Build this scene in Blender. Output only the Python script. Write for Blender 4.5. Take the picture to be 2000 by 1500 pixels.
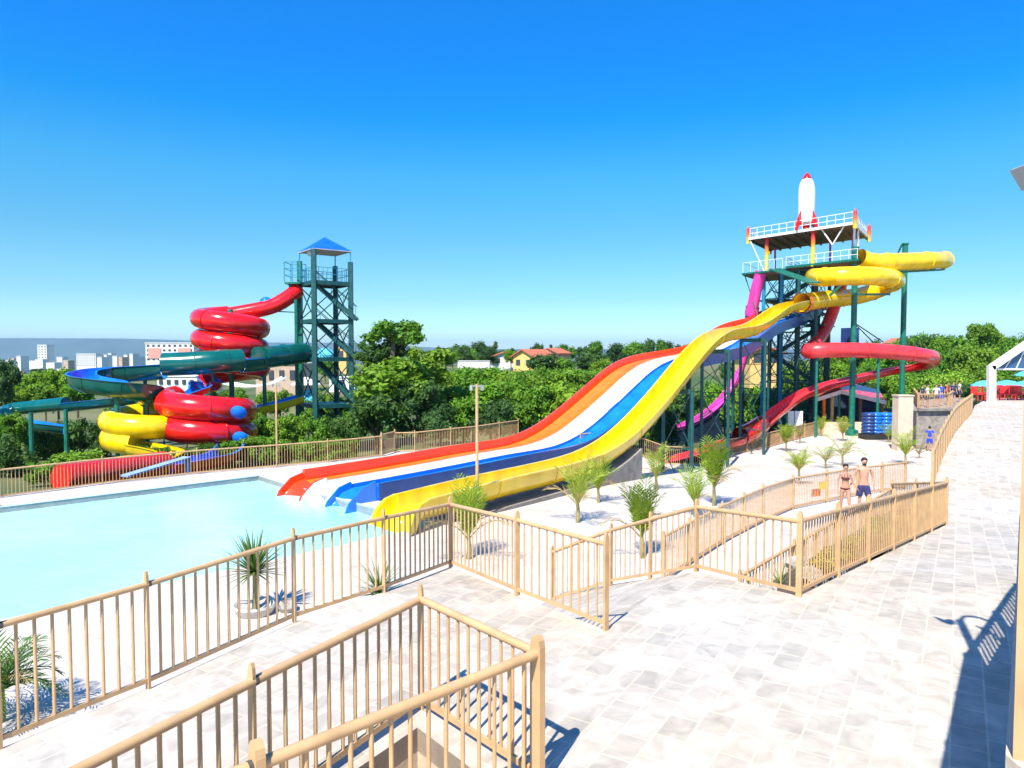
import bpy, bmesh, math, random
from mathutils import Vector, Matrix, noise as mnoise
from mathutils.geometry import tessellate_polygon
for o in list(bpy.data.objects): bpy.data.objects.remove(o)
S = bpy.context.scene
COL = S.collection
R = math.radians
HAZE = 0.00008                        # density of the air box
random.seed(7)
# ------------------------------------------------------------------ camera
FPX, CZ = 1400.0, 7.0                 # focal length in photo pixels, camera height above the datum
PITCH = math.atan(60/FPX)
cam = bpy.data.objects.new('camera', bpy.data.cameras.new('camera')); COL.objects.link(cam)
cam.location = (0, 0, CZ); cam.rotation_euler = (R(90)-PITCH, 0, 0)
cam.data.sensor_width = 36; cam.data.lens = 36*FPX/2000
cam.data.clip_start = 0.1; cam.data.clip_end = 40000
S.camera = cam
# ------------------------------------------------------------------ sun and sky
SHX, SHY = 0.31, 0.70                 # shadow offset on the ground per metre of height
EL = math.atan(1/math.hypot(SHX, SHY)); AZ = math.atan2(-SHX, -SHY)   # sun azimuth from +Y towards +X
sd = Vector((-SHX, -SHY, 1)).normalized()
sun = bpy.data.objects.new('sun', bpy.data.lights.new('sun', 'SUN')); COL.objects.link(sun)
sun.data.energy = 5.0; sun.data.angle = R(0.53); sun.data.color = (1, .93, .80)
sun.rotation_euler = sd.to_track_quat('Z', 'Y').to_euler()
W = bpy.data.worlds.new('World'); S.world = W; W.use_nodes = True
nt = W.node_tree; bg = nt.nodes['Background']
sky = nt.nodes.new('ShaderNodeTexSky'); sky.sky_type = 'NISHITA'; sky.sun_disc = False
sky.sun_elevation = EL; sky.sun_rotation = AZ; sky.air_density = 1.0; sky.dust_density = 0.2; sky.ozone_density = 2.0
tc = nt.nodes.new('ShaderNodeTexCoord'); sp = nt.nodes.new('ShaderNodeSeparateXYZ'); rp = nt.nodes.new('ShaderNodeValToRGB')
nt.links.new(tc.outputs['Generated'], sp.inputs[0]); nt.links.new(sp.outputs['Z'], rp.inputs[0])
RS = [(0.0, (.64, .79, .95, 1)), (0.018, (.56, .74, .88, 1)), (0.0356, (0.46, 0.67, 0.80, 1)), (0.0744, (0.31, 0.53, 0.61, 1)), (0.1553, (0.195, 0.50, 0.61, 1)), (0.2327, (0.11, 0.545, 0.73, 1)), (0.3053, (0.004, 0.4919, 0.8606, 1)), (0.3726, (0.002, 0.471, 1.0, 1)), (0.432, (0.002, 0.4871, 1.0, 1))]
rp.color_ramp.elements.remove(rp.color_ramp.elements[1])
rp.color_ramp.elements[0].position, rp.color_ramp.elements[0].color = RS[0]
for p_, c_ in RS[1:]: rp.color_ramp.elements.new(p_).color = c_
SKYRAMP = rp.color_ramp
mx = nt.nodes.new('ShaderNodeMix'); mx.data_type = 'RGBA'; mx.blend_type = 'MULTIPLY'; mx.inputs[0].default_value = 1
nt.links.new(sky.outputs[0], mx.inputs[6]); nt.links.new(rp.outputs[0], mx.inputs[7]); nt.links.new(mx.outputs[2], bg.inputs[0])
bg.inputs[1].default_value = 0.15
S.view_settings.view_transform = 'Standard'; S.view_settings.look = 'None'; S.view_settings.gamma = 1
S.view_settings.exposure = 0.78
S.render.resolution_x, S.render.resolution_y = 1024, 768
S.cycles.max_bounces = 6; S.cycles.transparent_max_bounces = 6; S.cycles.volume_bounces = 0
# ------------------------------------------------------------------ from photo pixels to places
def at(px, py, Y):
    u, v = (px-1000)/FPX, (750-py)/FPX
    d = Vector((u, math.cos(PITCH)+v*math.sin(PITCH), -math.sin(PITCH)+v*math.cos(PITCH)))
    s = Y/d.y
    return Vector((d.x*s, Y, d.z*s+CZ))
def lerp(x, xs, ys):
    if x <= xs[0]: return ys[0]
    for i in range(1, len(xs)):
        if x <= xs[i]:
            return ys[i-1]+(ys[i]-ys[i-1])*(x-xs[i-1])/(xs[i]-xs[i-1])
    return ys[-1]
def sm(x, a, b):
    t = max(0, min(1, (x-a)/(b-a))); return t*t*(3-2*t)
def Hp(x, y):       # upper plaza and walkway
    return CZ+lerp(y, [10, 12, 18, 22, 32, 44, 80], [-3.4, -3.62, -4.3, -4.1, -3.55, -3.7, -3.8])
def Hd(x, y):       # pool deck and lower court
    s = (x+5.3)*.768-(y-25.5)*.64
    return CZ-5.2-0.22*sm(y, 20, 28)-1.3*sm(y, 27, 44)*sm(s, -1.5, 1.2)
def Hg(x, y):       # open land
    s = -(x+19)*.66+(y-27.1)*.75
    right = sm(x, -6, 2)
    b = lerp(y, [27, 60, 110, 180, 260, 500, 1000, 3000, 20000], [-6.2, -8, -8.5, -6, -4, -10, -24, -60, -90])
    b = min(b, -7.8) if (right > .5 and y < 75) else b
    b += -4*sm(-x/max(y, 1), .12, .4)*sm(y, 60, 120)
    b += 7*math.exp(-((x-105)/60)**2-((y-168)/34)**2)
    if right <= .5 and y < 75: b = -9+(b+9)*sm(s, .1, 1.6)
    if y < 26 and not (x < 0 and s > 0): b = -9
    if x > 20 and y < 66: b = -9
    return CZ+b
def hit(px, py, H):
    lo = 1.0
    p = at(px, py, lo)
    Y = lo
    while Y < 3000:
        p = at(px, py, Y)
        if p.z <= H(p.x, p.y): break
        lo = Y; Y *= 1.01
    hi = Y
    for _ in range(30):
        m = (lo+hi)/2; p = at(px, py, m)
        if p.z <= H(p.x, p.y): hi = m
        else: lo = m
    return at(px, py, hi)
# ------------------------------------------------------------------ mesh helpers
def origin_of(o):
    v = Vector((0, 0, 0))
    while o: v += o.location; o = o.parent
    return v
class MB:
    def __init__(s): s.v, s.f, s.m = [], [], []
    def face(s, idx, m=0): s.f.append(idx); s.m.append(m)
    def add(s, vs, fs, m=0):
        b = len(s.v); s.v += [Vector(v) for v in vs]
        for f in fs: s.f.append([b+i for i in f]); s.m.append(m)
    def box(s, c, d, rz=0, m=0, M=None):
        x, y, z = d[0]/2, d[1]/2, d[2]/2
        vs = [Vector((i*x, j*y, k*z)) for k in (-1, 1) for j in (-1, 1) for i in (-1, 1)]
        Q = M if M else Matrix.Rotation(rz, 3, 'Z')
        s.add([Q@v+Vector(c) for v in vs], [(0, 2, 3, 1), (4, 5, 7, 6), (0, 1, 5, 4), (2, 6, 7, 3), (0, 4, 6, 2), (1, 3, 7, 5)], m)
    def bar(s, p, q, w, h=None, m=0):
        p, q = Vector(p), Vector(q); d = q-p; L = d.length
        if L < 1e-6: return
        t = d/L; up = Vector((0, 0, 1)) if abs(t.z) < .98 else Vector((0, 1, 0))
        a = t.cross(up).normalized(); b = a.cross(t)
        s.box((p+q)/2, (w, L, h or w), M=Matrix((a, t, b)).transposed(), m=m)
    def tube(s, pts, r, n=8, m=0, cap=True, r2=None):
        pts = [Vector(p) for p in pts]; b = len(s.v); N = len(pts)
        pa = None
        for i, p in enumerate(pts):
            t = (pts[min(i+1, N-1)]-pts[max(i-1, 0)]).normalized()
            if pa is None: up = Vector((0, 0, 1)) if abs(t.z) < .95 else Vector((1, 0, 0)); a = t.cross(up).normalized()
            else: a = (pa-t*pa.dot(t)).normalized()
            pa = a; c = a.cross(t)
            rr = r(i/(N-1)) if callable(r) else (r if r2 is None else r+(r2-r)*i/(N-1))
            for k in range(n):
                g = 2*math.pi*k/n; s.v.append(p+a*(math.cos(g)*rr)+c*(math.sin(g)*rr))
        for i in range(N-1):
            for k in range(n):
                k2 = (k+1) % n
                s.face([b+i*n+k, b+i*n+k2, b+(i+1)*n+k2, b+(i+1)*n+k], m)
        if cap:
            s.face([b+k for k in range(n)][::-1], m); s.face([b+(N-1)*n+k for k in range(n)], m)
    def lathe(s, prof, c=(0, 0, 0), n=16, m=0):
        b = len(s.v); c = Vector(c)
        for r, z in prof:
            for k in range(n):
                g = 2*math.pi*k/n; s.v.append(c+Vector((r*math.cos(g), r*math.sin(g), z)))
        for i in range(len(prof)-1):
            for k in range(n):
                k2 = (k+1) % n; s.face([b+i*n+k, b+i*n+k2, b+(i+1)*n+k2, b+(i+1)*n+k], m)
        s.face([b+k for k in range(n)][::-1], m); s.face([b+(len(prof)-1)*n+k for k in range(n)], m)
    def sweep(s, pts, prof, closed=True, mats=None, cap=True, scale=None, up=None):
        """prof: list of (side, up) offsets; mats: material index per profile edge"""
        pts = [Vector(p) for p in pts]; b = len(s.v); N = len(pts); n = len(prof)
        for i, p in enumerate(pts):
            t = (pts[min(i+1, N-1)]-pts[max(i-1, 0)]).normalized()
            a = t.cross(Vector((0, 0, 1)))
            if a.length < 1e-3: a = Vector((1, 0, 0))
            a.normalize(); c = a.cross(t)
            k = scale(i/(N-1)) if scale else 1
            for (u, w) in prof: s.v.append(p+a*(u*k)+c*(w*k))
        E = n if closed else n-1
        for i in range(N-1):
            for k in range(E):
                k2 = (k+1) % n
                s.face([b+i*n+k, b+(i+1)*n+k, b+(i+1)*n+k2, b+i*n+k2], mats[k] if mats else 0)
        if cap and closed:
            s.face([b+k for k in range(n)], mats[0] if mats else 0); s.face([b+(N-1)*n+k for k in range(n)][::-1], mats[0] if mats else 0)
    def build(s, name, mat, parent=None, smooth=False, ang=35):
        me = bpy.data.meshes.new(name); o = bpy.data.objects.new(name, me); COL.objects.link(o)
        off = Vector((0, 0, 0))
        if parent: o.parent = parent; off = origin_of(parent)
        me.from_pydata([v-off for v in s.v], [], s.f)
        for m_ in (mat if isinstance(mat, (list, tuple)) else [mat]): me.materials.append(m_)
        if any(s.m): me.polygons.foreach_set('material_index', s.m)
        if smooth:
            me.polygons.foreach_set('use_smooth', [True]*len(me.polygons)); me.set_sharp_from_angle(angle=R(ang))
        me.update(); return o
def tag(o, label=None, cat=None, group=None, kind=None):
    if label: o['label'] = label
    if cat: o['category'] = cat
    if group: o['group'] = group
    if kind: o['kind'] = kind
    return o
def thing(name, label, cat, loc=(0, 0, 0), group=None):
    o = bpy.data.objects.new(name, None); COL.objects.link(o); o.location = loc; o.empty_display_size = .2
    return tag(o, label, cat, group)
def children(o): return [c for c in COL.objects if c.parent == o]
def dup(root, loc, rz=0, sc=1, label=None, group=None, kids=None):
    r = root.copy(); COL.objects.link(r); r.location = loc; r.rotation_euler = (0, 0, rz)
    r.scale = (sc, sc, sc) if not isinstance(sc, (tuple, list)) else sc
    if label: r['label'] = label
    if group: r['group'] = group
    for ch in (kids if kids is not None else children(root)):
        c = ch.copy(); COL.objects.link(c); c.parent = r
        for g in ch.children:
            d = g.copy(); COL.objects.link(d); d.parent = c
    return r
def spline(pts, n=6):
    pts = [Vector(p) for p in pts]; out = []
    for i in range(len(pts)-1):
        p0 = pts[max(i-1, 0)]; p1, p2 = pts[i], pts[i+1]; p3 = pts[min(i+2, len(pts)-1)]
        for k in range(n):
            t = k/n
            out.append(.5*((2*p1)+(p2-p0)*t+(2*p0-5*p1+4*p2-p3)*t*t+(3*p1-p0-3*p2+p3)*t**3))
    out.append(pts[-1]); return out
# ------------------------------------------------------------------ materials
def new_mat(name):
    m = bpy.data.materials.new(name); m.use_nodes = True; n = m.node_tree
    return m, n, n.nodes['Principled BSDF']
def N(n, t, **kw):
    x = n.nodes.new(t)
    for k, v in kw.items(): setattr(x, k, v)
    return x
def mixc(n, fac, a, b, blend='MIX'):
    x = N(n, 'ShaderNodeMix', data_type='RGBA', blend_type=blend)
    for sock, val in ((0, fac), (6, a), (7, b)):
        if isinstance(val, bpy.types.NodeSocket): n.links.new(val, x.inputs[sock])
        elif sock == 0: x.inputs[0].default_value = val
        else: x.inputs[sock].default_value = (*val, 1)
    return x.outputs[2]
def mat(name, col, rough=.5, var=.15, scale=3.0, bump=.0, bscale=20, metal=0, spec=.5, coat=0, streak=False):
    m, n, b = new_mat(name)
    g = N(n, 'ShaderNodeNewGeometry'); mp = N(n, 'ShaderNodeMapping'); n.links.new(g.outputs['Position'], mp.inputs[0])
    if streak: mp.inputs['Scale'].default_value = (1, 1, .22)
    t = N(n, 'ShaderNodeTexNoise'); t.inputs['Scale'].default_value = scale; t.inputs['Detail'].default_value = 5
    n.links.new(mp.outputs[0], t.inputs['Vector'])
    rr = N(n, 'ShaderNodeMapRange'); rr.inputs[1].default_value = .3; rr.inputs[2].default_value = .7
    n.links.new(t.outputs[0], rr.inputs[0])
    c = mixc(n, rr.outputs[0], tuple(x*(1-var) for x in col), tuple(min(1, x*(1+var)) for x in col))
    n.links.new(c, b.inputs['Base Color'])
    r2 = N(n, 'ShaderNodeMapRange'); r2.inputs[3].default_value = max(.02, rough-.08); r2.inputs[4].default_value = min(1, rough+.12)
    n.links.new(t.outputs[0], r2.inputs[0]); n.links.new(r2.outputs[0], b.inputs['Roughness'])
    b.inputs['Metallic'].default_value = metal; b.inputs['Specular IOR Level'].default_value = spec; b.inputs['Coat Weight'].default_value = coat
    if bump:
        t2 = N(n, 'ShaderNodeTexNoise'); t2.inputs['Scale'].default_value = bscale; t2.inputs['Detail'].default_value = 4
        n.links.new(g.outputs['Position'], t2.inputs['Vector'])
        bp = N(n, 'ShaderNodeBump'); bp.inputs['Strength'].default_value = bump; bp.inputs['Distance'].default_value = .03
        n.links.new(t2.outputs[0], bp.inputs['Height']); n.links.new(bp.outputs[0], b.inputs['Normal'])
    return m
def leafmat(name, dark, light, yellow=None, trans=.3):
    m, n, b = new_mat(name)
    oi = N(n, 'ShaderNodeObjectInfo'); g = N(n, 'ShaderNodeNewGeometry')
    t = N(n, 'ShaderNodeTexNoise'); t.inputs['Scale'].default_value = .9; t.inputs['Detail'].default_value = 6
    n.links.new(g.outputs['Position'], t.inputs['Vector'])
    rr = N(n, 'ShaderNodeMapRange'); rr.inputs[1].default_value = .35; rr.inputs[2].default_value = .65; n.links.new(t.outputs[0], rr.inputs[0])
    c = mixc(n, rr.outputs[0], dark, light)
    if yellow:
        r3 = N(n, 'ShaderNodeMapRange'); r3.inputs[1].default_value = .35; r3.inputs[2].default_value = 1; r3.inputs[4].default_value = .8
        n.links.new(oi.outputs['Random'], r3.inputs[0]); c = mixc(n, r3.outputs[0], c, yellow)
    mu = N(n, 'ShaderNodeMath', operation='MULTIPLY'); mu.inputs[1].default_value = 7.31; n.links.new(oi.outputs['Random'], mu.inputs[0])
    fr = N(n, 'ShaderNodeMath', operation='FRACT'); n.links.new(mu.outputs[0], fr.inputs[0])
    r5 = N(n, 'ShaderNodeMapRange'); r5.inputs[3].default_value = .74; r5.inputs[4].default_value = 1.12; n.links.new(fr.outputs[0], r5.inputs[0])
    cv = N(n, 'ShaderNodeCombineColor'); [n.links.new(r5.outputs[0], cv.inputs[i]) for i in range(3)]; c = mixc(n, 1.0, c, cv.outputs[0], 'MULTIPLY')
    n.links.new(c, b.inputs['Base Color']); b.inputs['Roughness'].default_value = .55; b.inputs['Specular IOR Level'].default_value = .3
    tr = N(n, 'ShaderNodeBsdfTranslucent'); n.links.new(c, tr.inputs[0]); ms = N(n, 'ShaderNodeMixShader'); ms.inputs[0].default_value = trans
    n.links.new(b.outputs[0], ms.inputs[1]); n.links.new(tr.outputs[0], ms.inputs[2]); n.links.new(ms.outputs[0], n.nodes['Material Output'].inputs[0])
    return m
def paver(name, c1, c2, mortar, bw, bh, rz, msize=.008, veins=.2):
    m, n, b = new_mat(name)
    g = N(n, 'ShaderNodeNewGeometry'); mp = N(n, 'ShaderNodeMapping'); n.links.new(g.outputs['Position'], mp.inputs[0])
    mp.inputs['Rotation'].default_value = (0, 0, rz)
    def brick(off, a, d):
        k = N(n, 'ShaderNodeTexBrick'); k.inputs['Scale'].default_value = 1; k.inputs['Brick Width'].default_value = bw; k.inputs['Row Height'].default_value = bh
        k.inputs['Mortar Size'].default_value = msize; k.inputs['Mortar Smooth'].default_value = .3; k.offset = .37; k.inputs['Bias'].default_value = off
        k.inputs['Color1'].default_value = (*a, 1); k.inputs['Color2'].default_value = (*d, 1); k.inputs['Mortar'].default_value = (*mortar, 1)
        n.links.new(mp.outputs[0], k.inputs['Vector']); return k
    k = brick(-.1, c1, c2)
    t = N(n, 'ShaderNodeTexNoise'); t.inputs['Scale'].default_value = 3.2; t.inputs['Detail'].default_value = 8; t.inputs['Distortion'].default_value = 1.2
    n.links.new(mp.outputs[0], t.inputs['Vector'])
    rr = N(n, 'ShaderNodeMapRange'); rr.inputs[1].default_value = .3; rr.inputs[2].default_value = .7; rr.inputs[3].default_value = 1-veins; rr.inputs[4].default_value = 1+veins
    n.links.new(t.outputs[0], rr.inputs[0])
    cc = N(n, 'ShaderNodeCombineColor'); [n.links.new(rr.outputs[0], cc.inputs[i]) for i in range(3)]
    c = mixc(n, 1.0, k.outputs[0], cc.outputs[0], 'MULTIPLY')
    t4 = N(n, 'ShaderNodeTexNoise'); t4.inputs['Scale'].default_value = .35; t4.inputs['Detail'].default_value = 3; n.links.new(g.outputs['Position'], t4.inputs['Vector'])
    r4 = N(n, 'ShaderNodeMapRange'); r4.inputs[1].default_value = .35; r4.inputs[2].default_value = .65; n.links.new(t4.outputs[0], r4.inputs[0])
    c = mixc(n, r4.outputs[0], c, mixc(n, 1.0, c, (.93, .86, .78), 'MULTIPLY'))
    n.links.new(c, b.inputs['Base Color']); b.inputs['Roughness'].default_value = .75
    bp = N(n, 'ShaderNodeBump'); bp.inputs['Strength'].default_value = .25; bp.inputs['Distance'].default_value = .01; bp.invert = True
    n.links.new(k.outputs['Fac'], bp.inputs['Height']); n.links.new(bp.outputs[0], b.inputs['Normal'])
    return m
M = dict(
 tan=mat('tan_metal_paint', (.55, .35, .175), .42, .14, 5, spec=.4),
 gap_shade=mat('shaded_joint_gap', (.08, .07, .06), .6),
 plaza=paver('stone_paving', (.535, .495, .44), (.41, .39, .35), (.68, .58, .47), .40, .28, -R(58), msize=.011, veins=.2),
 deck=paver('deck_paving', (.62, .585, .54), (.52, .495, .465), (.54, .50, .455), .42, .28, -R(45), veins=.14),
 court=None,
 cream=mat('cream_render', (.62, .50, .38), .85, .12, 1.5, .2),
 white=mat('white_paint', (.78, .78, .77), .35, .05, 2),
 concrete=mat('grey_concrete', (.24, .22, .20), .85, .25, 2.5, .4, 12),
 stone=mat('rough_stone_wall', (.30, .27, .24), .9, .3, 3.5, .6, 8),
 orange=mat('orange_fibreglass', (.88, .055, .008), .22, .17, 1.6, coat=.4, streak=True),
 orange_l=mat('light_orange_fibreglass', (.95, .19, .012), .22, .17, 1.6, coat=.4, streak=True),
 red=mat('red_fibreglass', (.70, .008, .008), .18, .17, 1.6, coat=.5, streak=True),
 pinkred=mat('faded_red_fibreglass', (.78, .04, .05), .25, .17, 1.6, coat=.3, streak=True),
 yellow=mat('yellow_fibreglass', (.95, .60, .002), .2, .17, 1.6, coat=.4, streak=True),
 blue=mat('blue_fibreglass', (.010, .19, .72), .2, .17, 1.6, coat=.4, streak=True),
 navy=mat('navy_and_shaded_blue_fibreglass', (.02, .06, .22), .3, .2, 1.5),
 whites=mat('white_fibreglass', (.80, .80, .79), .2, .17, 1.6, coat=.4, streak=True),
 green=mat('green_fibreglass', (.004, .105, .088), .18, .17, 1.6, coat=.5, streak=True),
 magenta=mat('magenta_fibreglass', (.88, .07, .46), .25, .17, 1.6, coat=.3, streak=True),
 steel=mat('green_steel_paint', (.008, .15, .105), .4, .25, 3),
 steeld=mat('dark_green_steel_paint', (.008, .075, .075), .45, .25, 3),
 steelb=mat('blue_steel_paint', (.01, .22, .38), .45, .2, 3),
 roofblue=mat('blue_roof_sheet', (.008, .12, .50), .35, .15, 2),
 pool=None,
 tile=mat('pale_blue_pool_tile', (.52, .70, .82), .3, .08, 4),
 bark=mat('bark', (.13, .09, .06), .9, .3, 5, .5),
 soil=mat('soil', (.10, .07, .05), .95, .3, 5, .5),
 skin=mat('skin', (.55, .30, .20), .5, .06, 8), skin2=mat('tanned_skin', (.48, .25, .16), .5, .06, 8),
 shorts=mat('navy_cloth', (.03, .035, .13), .85, .15, 10), hair=mat('dark_hair', (.02, .012, .01), .6),
 bikini=mat('dark_red_cloth', (.12, .02, .03), .8), bluecloth=mat('blue_cloth', (.02, .07, .65), .8),
 whitecloth=mat('white_cloth', (.75, .75, .76), .8), redcloth=mat('red_plastic', (.72, .03, .03), .4),
 underdeck=mat('brown_deck_underside', (.13, .10, .075), .7, .3, 2),
 roofred=mat('clay_tile_roof', (.50, .14, .07), .8, .25, 3), wallyel=mat('yellow_wall', (.75, .50, .17), .85, .08, 1),
 wallwhite=mat('white_wall', (.72, .70, .66), .85, .08, 1), wallsand=mat('sandy_wall', (.50, .36, .26), .9, .15, .5),
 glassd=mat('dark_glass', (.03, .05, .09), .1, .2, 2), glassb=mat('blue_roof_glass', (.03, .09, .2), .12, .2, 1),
 umb=mat('light_blue_canvas', (.10, .50, .68), .8), black=mat('black_rubber', (.02, .02, .02), .6),
 win=mat('window_glass', (.05, .06, .08), .2, .2, 1), pinkw=mat('pink_wall', (.62, .30, .24), .8, .1, .1),
 rock=mat('planter_rock', (.36, .33, .30), .9, .3, 6, .5, 10), grey=mat('grey_metal', (.30, .31, .33), .4, .1, 5),
 leafA=leafmat('broad_leaves', (.055, .17, .012), (.15, .33, .02), (.22, .38, .02)),
 leafB=leafmat('dark_leaves', (.03, .08, .02), (.07, .16, .03), (.09, .19, .03)),
 leafC=leafmat('bright_leaves', (.08, .23, .010), (.18, .37, .02), (.25, .40, .03)),
 leafD=leafmat('dry_leaves', (.14, .16, .06), (.30, .28, .13), (.26, .25, .1)),
 palm=leafmat('palm_fronds', (.15, .27, .012), (.32, .46, .03), (.42, .48, .05), .25),
 yucca=leafmat('yucca_leaves', (.07, .15, .02), (.20, .30, .06), None, .2),
 croton=leafmat('yellow_green_leaves', (.30, .36, .02), (.60, .50, .03), None, .2),
 dryfrond=leafmat('dry_fronds', (.35, .24, .08), (.48, .36, .14), None, .2),
)
def grad_mat(name, stops, z0, z1):      # painted bands from red at the top to yellow at the bottom, baked paint of the post itself
    m, n, b = new_mat(name); g = N(n, 'ShaderNodeTexCoord'); s_ = N(n, 'ShaderNodeSeparateXYZ'); n.links.new(g.outputs['Object'], s_.inputs[0])
    rr = N(n, 'ShaderNodeMapRange'); rr.inputs[1].default_value = z0; rr.inputs[2].default_value = z1; n.links.new(s_.outputs['Z'], rr.inputs[0])
    cr = N(n, 'ShaderNodeValToRGB'); n.links.new(rr.outputs[0], cr.inputs[0]); e = cr.color_ramp.elements
    e[0].position, e[0].color = stops[0][0], (*stops[0][1], 1); e[1].position, e[1].color = stops[1][0], (*stops[1][1], 1)
    for p, c in stops[2:]: x = e.new(p); x.color = (*c, 1)
    n.links.new(cr.outputs[0], b.inputs['Base Color']); b.inputs['Roughness'].default_value = .4
    return m
M['flame'] = grad_mat('red_to_yellow_paint', [(0, (.9, .62, .05)), (.45, (.85, .2, .02)), (.8, (.75, .02, .03))], 0, 1.5)
# water
m, n, b = new_mat('pool_water'); g = N(n, 'ShaderNodeNewGeometry')
t = N(n, 'ShaderNodeTexNoise'); t.inputs['Scale'].default_value = .18; t.inputs['Detail'].default_value = 4; n.links.new(g.outputs['Position'], t.inputs['Vector'])
rr = N(n, 'ShaderNodeMapRange'); rr.inputs[1].default_value = .3; rr.inputs[2].default_value = .7; n.links.new(t.outputs[0], rr.inputs[0])
n.links.new(mixc(n, rr.outputs[0], (.30, .70, .78), (.44, .79, .82)), b.inputs['Base Color']); b.inputs['Roughness'].default_value = .12; b.inputs['IOR'].default_value = 1.33
t2 = N(n, 'ShaderNodeTexNoise'); t2.inputs['Scale'].default_value = 3.5; t2.inputs['Detail'].default_value = 5; n.links.new(g.outputs['Position'], t2.inputs['Vector'])
bp = N(n, 'ShaderNodeBump'); bp.inputs['Strength'].default_value = .45; bp.inputs['Distance'].default_value = .05; n.links.new(t2.outputs[0], bp.inputs['Height']); n.links.new(bp.outputs[0], b.inputs['Normal'])
M['pool'] = m
# land
m, n, b = new_mat('grass_and_scrub'); g = N(n, 'ShaderNodeNewGeometry')
t = N(n, 'ShaderNodeTexNoise'); t.inputs['Scale'].default_value = .05; t.inputs['Detail'].default_value = 10; n.links.new(g.outputs['Position'], t.inputs['Vector'])
rr = N(n, 'ShaderNodeMapRange'); rr.inputs[1].default_value = .4; rr.inputs[2].default_value = .6; n.links.new(t.outputs[0], rr.inputs[0])
n.links.new(mixc(n, rr.outputs[0], (.05, .09, .02), (.15, .15, .06)), b.inputs['Base Color']); b.inputs['Roughness'].default_value = .95
M['land'] = m
# ================================================================== THE SETTING
def sheet(name, poly, H, mats, cuts_y=(), cuts_x=(), holes=(), skirt=0, label=None, kind='structure'):
    loops = [[Vector((x, y, 0)) for x, y in L] for L in (poly, *holes)]
    flat = [v for L in loops for v in L]
    bm = bmesh.new(); vs = [bm.verts.new(v) for v in flat]
    for tri in tessellate_polygon(loops):
        try: bm.faces.new([vs[i] for i in tri])
        except ValueError: pass
    for c in cuts_y: bmesh.ops.bisect_plane(bm, geom=bm.verts[:]+bm.edges[:]+bm.faces[:], plane_co=(0, c, 0), plane_no=(0, 1, 0))
    for c in cuts_x: bmesh.ops.bisect_plane(bm, geom=bm.verts[:]+bm.edges[:]+bm.faces[:], plane_co=(c, 0, 0), plane_no=(1, 0, 0))
    bmesh.ops.recalc_face_normals(bm, faces=bm.faces)
    if sum(f.normal.z for f in bm.faces) < 0: bmesh.ops.reverse_faces(bm, faces=bm.faces)
    for v in bm.verts: v.co.z = H(v.co.x, v.co.y)
    if skirt:
        be = [e for e in bm.edges if len(e.link_faces) == 1]
        r = bmesh.ops.extrude_edge_only(bm, edges=be)
        for v in r['geom']:
            if isinstance(v, bmesh.types.BMVert): v.co.z -= skirt
    me = bpy.data.meshes.new(name); bm.to_mesh(me); bm.free(); o = bpy.data.objects.new(name, me); COL.objects.link(o)
    me.materials.append(mats); o['kind'] = kind
    return o
def XY(px, py, H):
    p = hit(px, py, H); return (p.x, p.y)
F1 = [(-8.2, 0.2), (-6.0, 3.7)] + [XY(*q, Hp) for q in ((0, 1462), (290, 1345), (575, 1215), (750, 1157), (880, 1107))]
F2 = [F1[-1], XY(1010, 1163, Hp), XY(1183, 1231, Hp)]
C1360, C1560 = XY(1360, 1116, Hp), XY(1560, 1166, Hp)
C1870 = (10.75, 17.6); C1742 = (11.75, 22.0)
F7 = [(12.75, 21.6), (15.2, 25.3), (17.6, 28.8), (20.0, 32.2), (24.2, 38.2), (28.3, 44.0)]
NA, NB_, NC, ND = (-.87, 6.72), (.20, 5.50), (-1.45, 3.98), (-3.1, 2.5)
NA2 = (-1.85, 5.0); NA3 = (-2.75, 3.35); NA4 = (-4.6, .2)
def inset(p, q, d):  # shift point p towards q by d
    v = Vector((q[0]-p[0], q[1]-p[1])); v.normalize(); return (p[0]+v.x*d, p[1]+v.y*d)
hole = [(-.86, 6.38), (-.16, 5.53), (-1.62, 4.16), (-3.0, 2.9), (-2.75, 3.72), (-1.67, 5.1)]
plaza_poly = [(-10.4, -3)] + F1 + F2[1:] + [C1360, C1560, C1870, (12.2, 21.0)] + F7 + [(33, 51), (40, 60), (95, 60), (95, -3)]
sheet('plaza', plaza_poly, Hp, M['plaza'], (10, 12, 15, 18, 22, 27, 32, 38, 44), holes=[hole], skirt=0.22)
# retaining wall below the plaza edge
w = MB(); edge = F1[1:]+F2[1:]
def wallrun(w, pts, H0, H1, th=.25, inward=1):
    for i in range(len(pts)-1):
        a, b = Vector(pts[i]), Vector(pts[i+1]); d = (b-a).normalized(); nn = Vector((d.y, -d.x))*th*inward
        q = [a+nn*.1, b+nn*.1, b+nn, a+nn]
        vs = [(p.x, p.y, H1(p.x, p.y)) for p in q]+[(p.x, p.y, H0(p.x, p.y)) for p in q]
        w.add(vs, [(3, 2, 1, 0), (4, 5, 6, 7), (0, 1, 5, 4), (1, 2, 6, 5), (2, 3, 7, 6), (3, 0, 4, 7)])
wallrun(w, edge, lambda x, y: Hp(x, y)-.21, lambda x, y: CZ-7)
tag(w.build('retaining_wall', M['cream']), 'cream retaining wall holding up the stone plaza above the pool deck', 'wall')
w = MB(); wallrun(w, [C1560, C1870, (12.2, 21.0)]+F7, lambda x, y: Hp(x, y)-.21, lambda x, y: CZ-7.5)
tag(w.build('retaining_wall', M['stone']), 'rough stone retaining wall below the long tan fence of the walkway', 'wall')
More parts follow.
